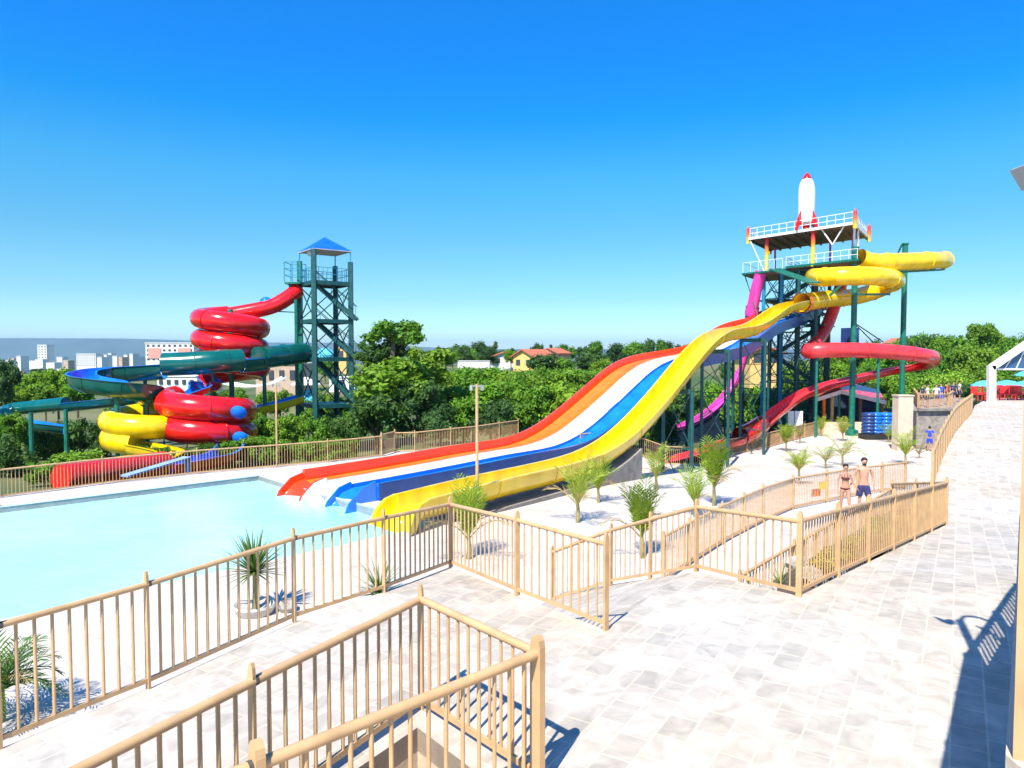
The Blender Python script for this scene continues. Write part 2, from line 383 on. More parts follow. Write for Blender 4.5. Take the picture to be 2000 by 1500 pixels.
# planter pit beside the camera
w = MB()
for i in range(len(hole)):
    a, b = hole[i], hole[(i+1) % len(hole)]; k = len(w.v)
    w.v += [Vector((a[0], a[1], Hp(0, 0)-.004)), Vector((b[0], b[1], Hp(0, 0)-.004)), Vector((b[0], b[1], CZ-5.5)), Vector((a[0], a[1], CZ-5.5))]
    w.face([k, k+1, k+2, k+3])
pit = thing('planter_pit', 'cream walled sunken planter inside the nearest tan railing', 'planter', (-1.6, 4.9, CZ-4.6))
w.build('wall', M['cream'], pit)
w = MB(); w.add([(x, y, CZ-4.6) for x, y in hole], [tuple(range(len(hole)))]); w.build('soil', M['soil'], pit)
# pool deck + court with the pool cut out
PN = [(-24, -.4), (-9.9, 13.9), (-7.2, 16.7), (-4.9, 19.0), (-2.3, 21.7)]
PF = [(-11.2, 31.5), (-18.0, 25.0), (-32, 11.0)]
pool_poly = PN + PF
farfence = [XY(q, y, lambda a, b: CZ-5.3) for q, y in ((-60, 974), (0, 968), (200, 941), (385, 921), (540, 908), (640, 899), (745, 887))]
ff2 = [XY(q, y, lambda a, b: CZ-5.35) for q, y in ((771, 881), (810, 880), (880, 871), (930, 865), (975, 857), (1012, 851))]
deck_poly = [(-34, -3), (-36, 14), (farfence[0][0]-4, farfence[0][1]-3.4)] + [(x-.25, y+.3) for x, y in farfence] + [(x-.25, y+.35) for x, y in ff2] + \
    [(.9, 45.5), (1.4, 40.5), (3.6, 38.2), (5.4, 38.8), (6.1, 41.2), (11.8, 42.6), (13.0, 44.9), (13.9, 46.9), (18.0, 50.8), (21.9, 55.4), (26.3, 60.5), (30, 64), (62, 64), (62, -3)]
sheet('pool_deck', deck_poly, Hd, M['deck'], tuple(range(20, 46, 3)), tuple(range(-6, 14, 3)), holes=[pool_poly], skirt=2.2)
pz = CZ-5.62
o = sheet('pool_water', pool_poly, lambda x, y: pz, M['pool'])
w = MB()
for i in range(len(pool_poly)):
    a, b = pool_poly[i], pool_poly[(i+1) % len(pool_poly)]; k = len(w.v)
    w.v += [Vector((a[0], a[1], Hd(*a)-.002)), Vector((b[0], b[1], Hd(*b)-.002)), Vector((b[0], b[1], pz-1)), Vector((a[0], a[1], pz-1))]
    w.face([k, k+1, k+2, k+3])
tag(w.build('pool_wall', M['tile']), kind='structure')
w = MB()   # white coping laid on the far edge
cop = [PF[0], PF[1], PF[2]]
for i in range(2):
    a, b = Vector(cop[i]), Vector(cop[i+1]); d = (b-a).normalized(); nn = Vector((d.y, -d.x))*.35
    q = [a-nn*.06, b-nn*.06, b+nn, a+nn]; z0 = Hd(*a)+.004
    w.add([(p.x, p.y, z0+.05) for p in q]+[(p.x, p.y, z0) for p in q], [(0, 1, 2, 3), (7, 6, 5, 4), (0, 4, 5, 1), (1, 5, 6, 2), (2, 6, 7, 3), (3, 7, 4, 0)])
tag(w.build('pool_coping', M['white']), kind='structure')
# ramp from plaza down to the deck
E3 = (-.2, 14.6)
rampq = [Vector((*F2[-1], Hp(*F2[-1])-.005)), Vector((*C1360, Hp(*C1360)-.005)), Vector((1.1, 15.4, Hd(1, 15)+.01)), Vector((-.9, 12.2, Hd(0, 13)+.01))]
w = MB(); w.add(rampq, [(0, 1, 2, 3)]); 
w.add([rampq[1]+Vector((0, 0, -.01)), rampq[2]+Vector((0, 0, -.01)), Vector((1.1, 15.4, CZ-6)), Vector((*C1360, CZ-6))], [(0, 1, 2, 3)])
tag(w.build('ramp', M['plaza']), kind='structure')
# land sheet reaching the horizon
xs = [-14000, -9000, -6000, -4000, -2500, -1500, -1000, -700, -450, -300, -220, -160]+list(range(-120, 161, 4))+[200, 260, 330, 450, 700, 1200, 2500, 5000, 9000, 14000]
ys = [-60, -20, 0, 10, 16, 20, 22]+[24+1.5*i for i in range(30)]+list(range(70, 260, 6))+[280, 320, 380, 460, 560, 700, 900, 1200, 1700, 2500, 4000, 6500, 10000, 14500]
w = MB()
for y in ys:
    for x in xs:
        z = Hg(x, y)+(1.2*mnoise.noise(Vector((x*.02, y*.02, 0))) if y > 70 else 0)
        w.v.append(Vector((x, y, z)))
nx = len(xs)
for j in range(len(ys)-1):
    for i in range(nx-1): w.face([j*nx+i, j*nx+i+1, (j+1)*nx+i+1, (j+1)*nx+i])
tag(w.build('ground', M['land'], smooth=True), kind='structure')
# far flat-topped ridge on the horizon
w = MB(); k = 0
M['ridge'] = mat('far_ridge_scrub', (.055, .085, .06), .95, .35, .002)
rx = [-9000+260*i for i in range(58)]
prof = [(9000, 0), (9400, .55), (9900, .92), (10400, 1.0), (12500, 1.0), (14000, .2)]
for x in rx:
    top = 158*(.6+.4*sm(-x, 3200, 6200))*sm(-x, 300, 2800)*sm(x, -9000, -8000)*(1+.02*mnoise.noise(Vector((x*.0006, 0, 0))))+60
    for y, f in prof: w.v.append(Vector((x, y+500*mnoise.noise(Vector((x*.0009, f*3, 2))), CZ-80+(top+80)*f+(8*mnoise.noise(Vector((x*.002, f*2, 5))) if 0 < f < 1 else 0))))
n_ = len(prof)
for i in range(len(rx)-1):
    for j in range(n_-1): w.face([i*n_+j, (i+1)*n_+j, (i+1)*n_+j+1, i*n_+j+1])
tag(w.build('hills', M['ridge'], smooth=True), kind='structure')
# ================================================================== FENCES
def fence(pts, label, h=1.1, H=None, bay=2.0, sp=.15, rail=.035, bal=.012, post=.05, foot=.09, cap=True, group=None, joint=False, name='metal_fence', ends=(True, True), wallh=0):
    """pts: (x,y) or (x,y,z); one thing, posts / rails / baluster panels as parts"""
    P = [Vector((p[0], p[1], (p[2] if len(p) > 2 else H(p[0], p[1])))) for p in pts]
    root = thing(name, label, 'fence', P[0], group)
    seq = []
    for i in range(len(P)-1):
        a, b = P[i], P[i+1]; L = (b-a).length; n = max(1, round(L/bay))
        for k in range(n):
            q = a.lerp(b, k/n)
            if H and len(pts[0]) == 2: q.z = H(q.x, q.y)
            seq.append(q)
    seq.append(P[-1]); U = Vector((0, 0, 1))
    for i, q in enumerate(seq):
        if (i == 0 and not ends[0]) or (i == len(seq)-1 and not ends[1]): continue
        t = (seq[min(i+1, len(seq)-1)]-seq[max(i-1, 0)]); rz = math.atan2(t.y, t.x)
        w = MB(); w.box(q+U*(h+.02)/2, (post*.7, post*1.3, h+.02), rz)
        cp = MB()
        if cap: 
            c_, s_ = math.cos(rz), math.sin(rz)
            for a0, a1, r0, r1 in ((h+.02, h+.07, .95, .8), (h+.07, h+.105, .8, .35)):
                vs = []
                for z, f in ((a0, r0), (a1, r1)):
                    for i2, j2 in ((-1, -1), (1, -1), (1, 1), (-1, 1)):
                        x, y = i2*post*.35, j2*post*.65*f; vs.append(q+Vector((x*c_-y*s_, x*s_+y*c_, z)))
                cp.add(vs, [(0, 1, 5, 4), (1, 2, 6, 5), (2, 3, 7, 6), (3, 0, 4, 7), (4, 5, 6, 7)])
        p_ = w.build('post', M['tan'], root)
        if cp.v: cp.build('post_cap', M['tan'], p_)
    top = [q+U*(h-rail) for q in seq]; bot = [q+U*foot for q in seq]
    w = MB(); w.tube(top, rail, 8); w.build('top_rail', M['tan'], root, True, 60)
    w = MB()
    for a, b in zip(bot[:-1], bot[1:]): w.bar(a, b, rail*.9, rail*1.5)
    w.build('bottom_rail', M['tan'], root)
    if joint:
        JS = []
        for i in range(1, len(seq)-1):
            w = MB(); d = (seq[i+1]-seq[i]).normalized(); w.tube([top[i]+d*(post*.3), top[i]+d*(post*.3+.03)], rail*1.06, 8); JS.append(w)  # dark collar paints in the shadowed gap beside each post
        [J.build('rail_gap_shade', M['gap_shade'], root) for J in JS]
    for a, b in zip(seq[:-1], seq[1:]):
        L = (b-a).length; n = max(1, round(L/sp)); w = MB()
        for k in range(1, n):
            q = a.lerp(b, k/n); w.tube([q+U*foot, q+U*(h-rail)], bal, 6, cap=False)
        if w.v: w.build('baluster_panel', M['tan'], root, True, 70)
    return root
PW = CZ-3.4
fence(F1[1:], 'tan railing along the plaza edge above the pool, sloping across the left of the photo', H=Hp, bay=2.0, joint=True, rail=.031, bal=.015, post=.040, ends=(True, False))
fence(F2, 'tan railing from the pool corner to the free-standing end post on the plaza', H=Hp, bay=1.7, rail=.032, bal=.014, post=.055)
near = [NA4, NA3, NA2, NA]
fence(near, 'nearest tan railing, long left side running to the bottom edge of the photo', H=Hp, bay=2.0, joint=True, rail=.036, bal=.016, foot=.1, post=.042)
fence([NA, NB_], 'short tan railing closing the far end of the nearest enclosure', H=Hp, bay=3, rail=.036, bal=.016, foot=.1, ends=(False, False))
fence([NB_, NC, ND], 'nearest tan railing on the right side, ending at the big round-topped post', H=Hp, bay=1.9, joint=True, rail=.040, bal=.017, post=.085, foot=.1)
e1 = hit(1078, 1178, lambda a, b: CZ-5.15)
fence([(e1.x, e1.y, CZ-5.15), (1.9, 13.6, CZ-4.45), (C1360[0], C1360[1], Hp(*C1360))], 'tan railing beside the ramp from the plaza down to the pool deck', bay=1.6)
fence([C1360, C1560], 'tan railing across the near end of the sunken garden', H=Hp, bay=3, post=.055, ends=(True, False))
fence([C1560, C1870], 'long tan railing between the plaza and the sunken garden with yellow shrubs', H=Hp, bay=1.75, post=.06, sp=.12)
fence([(C1870[0], C1870[1], Hp(*C1870)), (C1742[0], C1742[1], CZ-5.1)], 'sloping tan railing at the far end of the sunken garden', bay=2.5, ends=(False, True))
f5a = hit(1445, 1122, lambda a, b: CZ-4.1)
fence([(f5a.x, f5a.y, CZ-5.05), (C1742[0], C1742[1], CZ-5.1)], 'low tan handrail running in front of the walking couple', h=.95, bay=2.6, sp=.16)
f4 = [XY(q, y, lambda a, b: CZ-5.1) for q, y in ((1295, 1131), (1345, 1098), (1410, 1057), (1490, 1012), (1548, 983))]
fence([(x, y, Hd(x, y)) for x, y in f4]+[(13.1, 27.0, Hd(13.1, 27)), (15.8, 28.6, Hd(15.8, 28.6))], 'tan fence with close bars behind the walking couple', bay=2.0, sp=.11, post=.06)
fence(F7, 'tall close-barred tan fence along the left side of the long walkway', H=Hp, bay=1.5, sp=.09, bal=.016, post=.06, h=1.15)
fence(farfence, 'long tan fence on the far side of the pool in front of the red slide', H=Hd, bay=3.0, sp=.13)
g0 = [farfence[-1], ff2[0]]
fence(g0, 'small tan gate panel in the fence by the far corner of the pool', H=Hd, bay=3, sp=.1, h=1.18, name='fence_gate', post=.06)
fence(ff2, 'tan fence behind the orange slide below the trees', H=Hd, bay=2.6, sp=.12)
def ptz(px, py, Y): p = at(px, py, Y); return (p.x, p.y, p.z)
fence([(3.7, 38.5), (6.25, 41.0), (11.7, 42.3), (12.9, 44.6)], 'tan fence in front of the lower red slide', H=Hd, bay=2.4, sp=.13)
fence([(14.0, 46.7), (18.0, 50.5), (21.8, 55.1), (26.2, 60.1)], 'tan fence climbing the far side of the palm court below the tower', H=Hd, bay=2.4, sp=.12)
# ================================================================== raised landing on the right with its railing
PL = [(1.6, 2.27), (2.75, 3.86), (4.07, 5.70), (6.5, 8.35), (9.5, 9.6)]
lz = CZ-1.3
w = MB(); poly = PL+[(16, 9.6), (16, -2), (1.6, -2)]
n_ = len(poly); w.add([(x, y, lz) for x, y in poly]+[(x, y, CZ-3.39) for x, y in poly], [tuple(range(n_))[::-1]]+[(i, (i+1) % n_, n_+(i+1) % n_, n_+i) for i in range(n_)])
lp = w.build('raised_landing', M['cream']); tag(lp, 'cream walled raised landing at the right edge of the photo', 'landing')
fence([(x+.05, y-.03, lz) for x, y in PL], 'tan railing on the raised landing at the right edge, casting the barred shadow', bay=1.5, h=1.12, rail=.04, bal=.016, post=.06)
# ================================================================== WATER SLIDES
def ipath(pts, n=5): return spline([at(*p) for p in pts], n)
def tubeprof(r, n=16): return [(r*math.cos(2*math.pi*k/n+math.pi/n), r*math.sin(2*math.pi*k/n+math.pi/n)) for k in range(n)]
def uprof(w, h, th=.05, rim=.09, base=0, n=8):
    """open trough: outer skin then inner skin. returns (profile, materials) with 0 = outer, 1 = inner"""
    out, inn = [], []
    for k in range(n+1):
        g = math.pi*k/n
        out.append((-w/2*math.cos(g), -h*math.sin(g)**.8 if 0 < k < n else 0))
    for k in range(n, -1, -1):
        g = math.pi*k/n
        inn.append((-(w/2-th)*math.cos(g), (-(h-th)*math.sin(g)**.8 if 0 < k < n else .0)))
    prof = [(-w/2-rim, 0)]+out+[(w/2+rim, 0), (w/2+rim, .03)]+[(x, z+(.03 if abs(x) > w/2-th-.01 else 0)) for x, z in inn]+[(-w/2-rim, .03)]
    mats = [0]*(n+3)+[1]*(n+3)
    return prof, (mats+[0]*9)[:len(prof)]
def flanges(root, pts, prof, m, every=9, k=1.07, name='joint_flange'):
    ws = []
    for i in range(every, len(pts)-2, every):
        w = MB(); d = (pts[i+1]-pts[i]).normalized()*.05
        w.sweep([pts[i], pts[i]+d], [(x*k, z*k) for x, z in prof]); ws.append(w)
    for w in ws[:40]: w.build(name, m, root)
# ---- three-lane racing slide: orange, white and blue lanes
u2 = Vector((.64, .768)); v2 = Vector((.768, -.64)); O2 = Vector((-8.9, 28.5))
def on_line(O, u, px):
    k = (px-1000)/FPX; return (k*O.y-O.x)/(u.x-k*u.y)
prof_px = [(590, 919), (650, 910), (760, 893), (900, 869), (980, 859), (1005, 852), (1030, 842), (1055, 828), (1080, 809), (1120, 776), (1150, 750), (1180, 723), (1200, 709), (1222, 699), (1250, 692), (1290, 686), (1330, 679), (1350, 671), (1380, 652), (1405, 636), (1430, 628), (1465, 620), (1480, 611), (1490, 604), (1500, 602)]
tz = []
for px, py in prof_px:
    t_ = on_line(O2, u2, px); q = O2+u2*t_; tz.append((t_, at(px, py, q.y).z-.32))
racer_T = [a for a, b in tz]; racer_Z = [b for a, b in tz]
def racer_z(t): return lerp(t, racer_T, racer_Z)
T1 = racer_T[-1]
def lane_pts(off, n=90, t0=None, t1=None, dz=0):
    out = []
    a0 = racer_T[0] if t0 is None else t0; a1 = T1 if t1 is None else t1
    for i in range(n+1):
        t = a0+(a1-a0)*i/n; z = sum(racer_z(t+d) for d in (-1.2, -.6, 0, .6, 1.2))/5
        q = O2+u2*t+v2*off; out.append(Vector((q.x, q.y, z+dz)))
    return out
def lane_prof(w, hl, hr, depth=.16):
    n = 8; top = [(-w/2+w*k/n, -depth*math.sin(math.pi*k/n)) for k in range(n+1)]
    return [(-w/2-.03, hl), (-w/2+.05, hl)]+[(x*.93, z) for x, z in top]+[(w/2-.05, hr), (w/2+.03, hr), (w/2+.03, -depth-.08), (-w/2-.03, -depth-.08)]
racer = thing('racing_slide', 'wide three-lane racing slide with orange, white and blue lanes running down into the pool', 'water slide', (O2.x, O2.y, CZ-5.2))
LW = 1.56
for nm, off, mt, hl, hr in (('orange_lane', LW*.5, 'orange_l', .16, .14), ('white_lane', LW*1.5, 'whites', .10, .14), ('blue_lane', LW*2.5, 'blue', .14, .34)):
    w = MB(); w.sweep(lane_pts(off), lane_prof(LW, hl, hr)); ln = w.build(nm, M[mt], racer, True, 30)
    sc = MB()   # flared end scoop hanging over the water
    P0 = lane_pts(off)[0]; back = Vector((-u2.x, -u2.y, 0))
    sc.sweep([P0+Vector((0, 0, .004)), P0+back*.5+Vector((0, 0, -.12)), P0+back*.95+Vector((0, 0, -.5)), P0+back*1.15+Vector((0, 0, -.95))],
             [(-x, z) for x, z in lane_prof(LW*.96, hl+.1, hr+.1, .2)][::-1])
    sc.build('lane_end', M['orange' if nm[0] == 'o' else mt], racer, True, 30)
w = MB(); w.sweep(lane_pts(-.02), [(-.06, -.3), (-.04, .36), (.08, .38), (.14, .30), (.22, .0), (.22, -.3)]); w.build('side_wall', M['orange'], racer, True, 30)
w = MB(); w.sweep(lane_pts(LW*3+.05), [(-.03, -.45), (-.03, .34), (.07, .34), (.09, -.45)]); w.build('outer_skirt', M['navy'], racer)  # navy puts the shade on the blue lane's outer wall into its colour
w = MB(); w.sweep([p+Vector((0, 0, -.31)) for p in lane_pts(LW*1.5, t0=17)], [(-LW*1.4, -.12), (-LW*1.4, 0), (LW*1.4, 0), (LW*1.4, -.12)]); w.build('underside_frame', M['navy'], racer)
w = MB(); w.sweep([p+Vector((0, 0, -.6)) for p in lane_pts(LW*1.5, t0=racer_T[0]+.3, t1=17)], [(-LW*1.42, -.9), (-LW*1.42, .2), (LW*1.42, .2), (LW*1.42, -.9)]); w.build('plinth', M['white'], racer)
def trestle(root, q, width, ztop, across, mname='steel', zb=None):
    """two legs, cross beam and bracing; each leg a part"""
    a = Vector((q.x, q.y, 0))-Vector((across.x, across.y, 0))*width/2; b = Vector((q.x, q.y, 0))+Vector((across.x, across.y, 0))*width/2
    tops = []
    for p in (a, b):
        z0 = min(Hg(p.x, p.y), CZ-7)-.3 if zb is None else zb
        w = MB(); w.tube([Vector((p.x, p.y, z0)), Vector((p.x, p.y, ztop))], .10, 8); w.build('leg', M[mname], root, True); tops.append((Vector((p.x, p.y, z0)), Vector((p.x, p.y, ztop))))
    w = MB(); w.bar(tops[0][1]+Vector((0, 0, -.1)), tops[1][1]+Vector((0, 0, -.1)), .2, .25)
    H_ = ztop-tops[0][0].z; k = max(1, round(H_/2.6))
    for i in range(k):
        z0 = tops[0][0].z+H_*i/k; z1 = tops[0][0].z+H_*(i+1)/k
        p0 = Vector((a.x, a.y, z0)); p1 = Vector((b.x, b.y, z1)); w.bar(p0, p1, .04); w.bar(Vector((a.x, a.y, z1)), Vector((b.x, b.y, z0)), .04); w.bar(Vector((a.x, a.y, z1)), p1, .05)
    w.build('bracing', M[mname], root)
for t_ in (21, 27, 34, 41):
    if t_ < T1:
        q = O2+u2*t_+v2*LW*1.5; trestle(racer, q, 3.6, racer_z(t_)-.4, v2, 'steeld')
# ---- single yellow open slide
uy = Vector((.585, .811)).normalized(); vy = Vector((uy.y, -uy.x)); Oy = Vector((-2.2, 21.3))
yp = [(835, 977), (900, 959), (1000, 934), (1100, 912), (1160, 896), (1195, 881), (1225, 862), (1250, 841), (1275, 815), (1300, 786), (1320, 762), (1340, 735), (1360, 709), (1380, 684), (1400, 663), (1418, 650), (1435, 643), (1455, 640), (1480, 637), (1495, 631), (1512, 620), (1530, 606), (1545, 596), (1562, 590), (1580, 587)]
YT, YZ = [], []
for px, py in yp:
    t_ = on_line(Oy, uy, px); q = Oy+uy*t_; YT.append(t_); YZ.append(at(px, py, q.y).z)
def yz(t): return sum(lerp(t+d, YT, YZ) for d in (-1, -.5, 0, .5, 1))/5
WY = 1.3
ypts = []
for i in range(101):
    t_ = YT[0]+(YT[-1]-YT[0])*i/100; q = Oy+uy*t_-vy*WY/2; ypts.append(Vector((q.x, q.y, yz(t_))))
ys_ = thing('yellow_slide', 'long wavy open yellow slide dropping from the rocket tower to the pool edge', 'water slide', ypts[0])
prof, mi = uprof(WY, .75, .05, .06)
w = MB(); w.sweep(ypts, prof, mats=mi); ytr = w.build('trough', [M['yellow'], M['yellow']], ys_, True, 40)
back = Vector((-uy.x, -uy.y, 0)); pe = ypts[0]
w = MB(); w.sweep([pe+Vector((0, 0, .003)), pe+back*.4+Vector((0, 0, -.08)), pe+back*.75+Vector((0, 0, -.35)), pe+back*.95+Vector((0, 0, -.75))], [(-x*(1.04), z) for x, z in prof][::-1], scale=lambda t: 1+.12*t)
w.build('slide_end', M['yellow'], ys_, True, 40)
flanges(ytr, ypts, uprof(WY, .75, .04, .06)[0], M['yellow'], 8, 1.03)
w = MB(); pl = [p for p in ypts[3:33]]
for i in range(len(pl)-1):
    pass
w.sweep([Vector((p.x, p.y, CZ-5.5)) for p in pl], [(-.75, -1.8), (-.75, -.15), (.72, -.15), (.72, -1.8)])
top = [Vector((p.x, p.y, p.z-1.12)) for p in pl]
b0 = len(w.v)
for p in top: w.v += [p+Vector((-vy.x*.74, -vy.y*.74, .18)), p+Vector((vy.x*.7, vy.y*.7, .18)), Vector((p.x+vy.x*.7, p.y+vy.y*.7, CZ-7.2)), Vector((p.x-vy.x*.74, p.y-vy.y*.74, CZ-7.2))]
for i in range(len(top)-1):
    for k in range(4): w.face([b0+i*4+k, b0+(i+1)*4+k, b0+(i+1)*4+(k+1) % 4, b0+i*4+(k+1) % 4])
w.face([b0+(len(top)-1)*4+k for k in range(4)]); w.face([b0+3, b0+2, b0+1, b0])
w.v = [v for v in w.v]; w.f = w.f[((len(pl)-1)*4+2):]; w.m = w.m[((len(pl)-1)*4+2):]
w.build('concrete_plinth', M['concrete'], ys_)
for t_ in (19.5, 25, 32):
    q = Oy+uy*t_-vy*WY/2; trestle(ys_, q, 1.6, yz(t_)-.95, vy, 'steeld')
# ---- enclosed yellow tube above it
yt = thing('yellow_tube_slide', 'enclosed yellow tube slide looping high around the two green columns', 'water slide', at(1700, 540, 60))
end = ypts[-1]+Vector((uy.x*.1, uy.y*.1, -.1))
tp = [at(1678, 503, 58.5), at(1705, 512, 59), at(1760, 511, 60.5), at(1808, 509, 62), at(1838, 508, 64), at(1843, 508, 66.5), at(1815, 511, 69), at(1760, 517, 70.5), at(1690, 522, 70), at(1630, 530, 67.5), at(1598, 538, 64), at(1591, 541, 60.5), at(1610, 541, 57.8), at(1650, 539, 56.6), at(1700, 539, 56.8), at(1738, 543, 58.5), at(1750, 549, 61.5), at(1735, 557, 64.5), at(1705, 570, 65.5), at(1665, 580, 64.5), at(1625, 583, 62), end]
tp = spline(tp, 6)
w = MB(); w.sweep(tp, tubeprof(.74), cap=False); ytt = w.build('tube', M['yellow'], yt, True, 50)
flanges(ytt, tp, tubeprof(.74), M['yellow'], 9, 1.08)
w = MB()
for k in range(16):
    pass
d_ = (tp[-1]-tp[-3]).normalized()
w.sweep([tp[-1]-d_*.3, tp[-1]-d_*.02, tp[-1]+d_*.02], [(x*1.16, z*1.16) for x, z in tubeprof(.74)], cap=False); w.build('tube_mouth', M['orange_l'], yt, True, 50)
w = MB(); w.tube([p+Vector((0, 0, -.86)) for p in tp[6:34]], .09, 6); w.build('support_rail', M['steel'], yt)
# ---- red slide on the right
rs = thing('red_slide', 'long faded red slide looping right of the rocket tower and down to the court', 'water slide', at(1650, 690, 58))
rp_ = spline([at(1643, 556, 64.5), at(1632, 592, 63.8), at(1618, 630, 62.8), at(1600, 662, 61.5), at(1582, 680, 59.5), at(1580, 686, 57.6), at(1610, 684, 57.0), at(1680, 684, 57), at(1750, 688, 57.5), at(1800, 694, 58.5), at(1822, 699, 60.5), at(1818, 706, 63), at(1780, 713, 64.8), at(1730, 722, 64.5), at(1680, 734, 63), at(1620, 748, 60), at(1565, 768, 57.5), at(1525, 795, 55), at(1498, 818, 52.5), at(1478, 836, 50.5), at(1452, 850, 49), at(1410, 866, 47.5), at(1365, 882, 46), at(1320, 894, 44.6), at(1270, 905, 43.4), at(1225, 913, 42.6)], 6)
pf, mi = uprof(1.15, .62, .05, .07)
w = MB(); w.sweep(rp_[:28], tubeprof(.52, 14), cap=False); w.build('upper_tube', M['pinkred'], rs, True, 50)
w = MB(); w.sweep(rp_[27:60], tubeprof(.60, 14)); rct = w.build('closed_tube', M['pinkred'], rs, True, 50)
w = MB(); w.sweep(rp_[59:116], pf, mats=mi); w.build('open_trough', [M['red'], M['pinkred']], rs, True, 40)
w = MB(); w.sweep(rp_[112:122], tubeprof(.66, 14), cap=False); w.build('tunnel_mouth', M['red'], rs, True, 50)
w = MB(); w.sweep(rp_[121:], pf, mats=mi); w.build('lower_trough', [M['red'], M['pinkred']], rs, True, 40)
flanges(rct, rp_[27:60], tubeprof(.6, 14), M['pinkred'], 8, 1.07)
for i in (34, 45, 74, 88, 100, 108, 130, 140):
    p = rp_[i]; w = MB(); w.tube([Vector((p.x, p.y, CZ-9)), p+Vector((0, 0, -.55))], .11, 8); w.build('leg', M['steel'], rs, True)
# ---- magenta free-fall slide
ms_ = thing('magenta_slide', 'steep narrow magenta slide falling from the left side of the rocket tower', 'water slide', at(1450, 680, 62))
mp_ = spline([at(1486, 528, 65), at(1478, 560, 65.5), at(1470, 600, 66.2), at(1462, 645, 67), at(1452, 690, 67.6), at(1437, 735, 67.8), at(1413, 775, 67.4), at(1383, 804, 66), at(1348, 824, 64), at(1308, 836, 62), at(1266, 843, 60)], 6)
pf2, mi2 = uprof(1.0, .5, .04, .06)
w = MB(); w.sweep(mp_, pf2, mats=mi2); w.build('trough', [M['magenta'], M['magenta']], ms_, True, 40)
w = MB(); p = mp_[12:15]; w.sweep(p, tubeprof(.62, 12), cap=False); w.build('hoop', M['magenta'], ms_, True, 50)
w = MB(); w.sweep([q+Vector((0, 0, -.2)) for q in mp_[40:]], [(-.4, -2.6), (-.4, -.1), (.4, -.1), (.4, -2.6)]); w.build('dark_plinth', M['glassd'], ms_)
for i in (24, 31, 38, 44, 51):
    p = mp_[i]; w = MB(); w.tube([Vector((p.x, p.y, CZ-9)), p+Vector((0, 0, -.5))], .12, 8); w.build('leg', M['steeld'], ms_, True)
# ================================================================== ROCKET TOWER
T0 = Vector((27.4, 58.1)); ea = Vector((-5.7, 7.8)); eb = Vector((4.4, 6.7))
def tw(a, b, z): q = T0+ea*a+eb*b; return Vector((q.x, q.y, CZ+z))
rt = thing('slide_tower', 'tall green steel stair tower with two decks under the white rocket', 'tower', tw(.5, .5, -7))
def slab(name, a0, a1, b0, b1, z, th, m, parent=rt):
    w = MB(); q = [tw(a0, b0, z), tw(a1, b0, z), tw(a1, b1, z), tw(a0, b1, z)]
    w.add([p for p in q]+[p+Vector((0, 0, th)) for p in q], [(3, 2, 1, 0)[::-1], (4, 5, 6, 7)[::-1], (0, 1, 5, 4)[::-1], (1, 2, 6, 5)[::-1], (2, 3, 7, 6)[::-1], (3, 0, 4, 7)[::-1]]); return w.build(name, m, parent)
ZR, ZP = 10.35, 7.35
slab('roof_deck', 0, 1, 0, 1, ZR, .14, M['underdeck'])
w = MB()
for i in range(10):
    a = i/9; w.bar(tw(a, 0, ZR-.1), tw(a, 1, ZR-.1), .08, .18)
w.build('roof_joists', M['underdeck'], bpy.data.objects['roof_deck'])
w = MB()
def ring(w, a0, a1, b0, b1, z, ww, hh):
    q = [tw(a0, b0, z), tw(a1, b0, z), tw(a1, b1, z), tw(a0, b1, z)]
    for i in range(4): w.bar(q[i], q[(i+1) % 4], ww, hh)
ring(w, -.01, 1.01, -.01, 1.01, ZR+.08, .12, .22); w.build('roof_fascia', M['white'], bpy.data.objects['roof_deck'])
w = MB()
for z in (.55, 1.0): ring(w, 0, 1, 0, 1, ZR+z, .05, .05)
for i in range(14):
    for b in (0, 1): w.bar(tw(i/13, b, ZR+.1), tw(i/13, b, ZR+1.0), .04)
for i in range(1, 9):
    for a in (0, 1): w.bar(tw(a, i/9, ZR+.1), tw(a, i/9, ZR+1.0), .04)
w.build('roof_railing', M['white'], bpy.data.objects['roof_deck'])
slab('platform', -.04, .62, .02, 1, ZP, .18, M['underdeck']); slab('platform', .62, 1.06, -.05, .8, ZP-.25, .18, M['underdeck'])
w = MB(); ring(w, -.045, .62, .015, 1.0, ZP+.16, .1, .18); ring(w, .62, 1.065, -.055, .8, ZP-.09, .1, .14); w.build('platform_fascia', M['steel'], bpy.data.objects['platform'])
w = MB()
for z in (.6, 1.05): ring(w, -.04, .62, .02, 1, ZP+z, .045, .045)
ring(w, .64, 1.06, -.05, .8, ZP+.9, .045, .045)
for i in range(10):
    for b in (.02, 1): w.bar(tw(-.04+.66*i/9, b, ZP+.2), tw(-.04+.66*i/9, b, ZP+1.05), .035)
for i in range(6):
    for b in (-.05, .8): w.bar(tw(.64+.42*i/5, b, ZP), tw(.64+.42*i/5, b, ZP+.9), .035)
w.build('platform_railing', M['white'], bpy.data.objects['platform'])
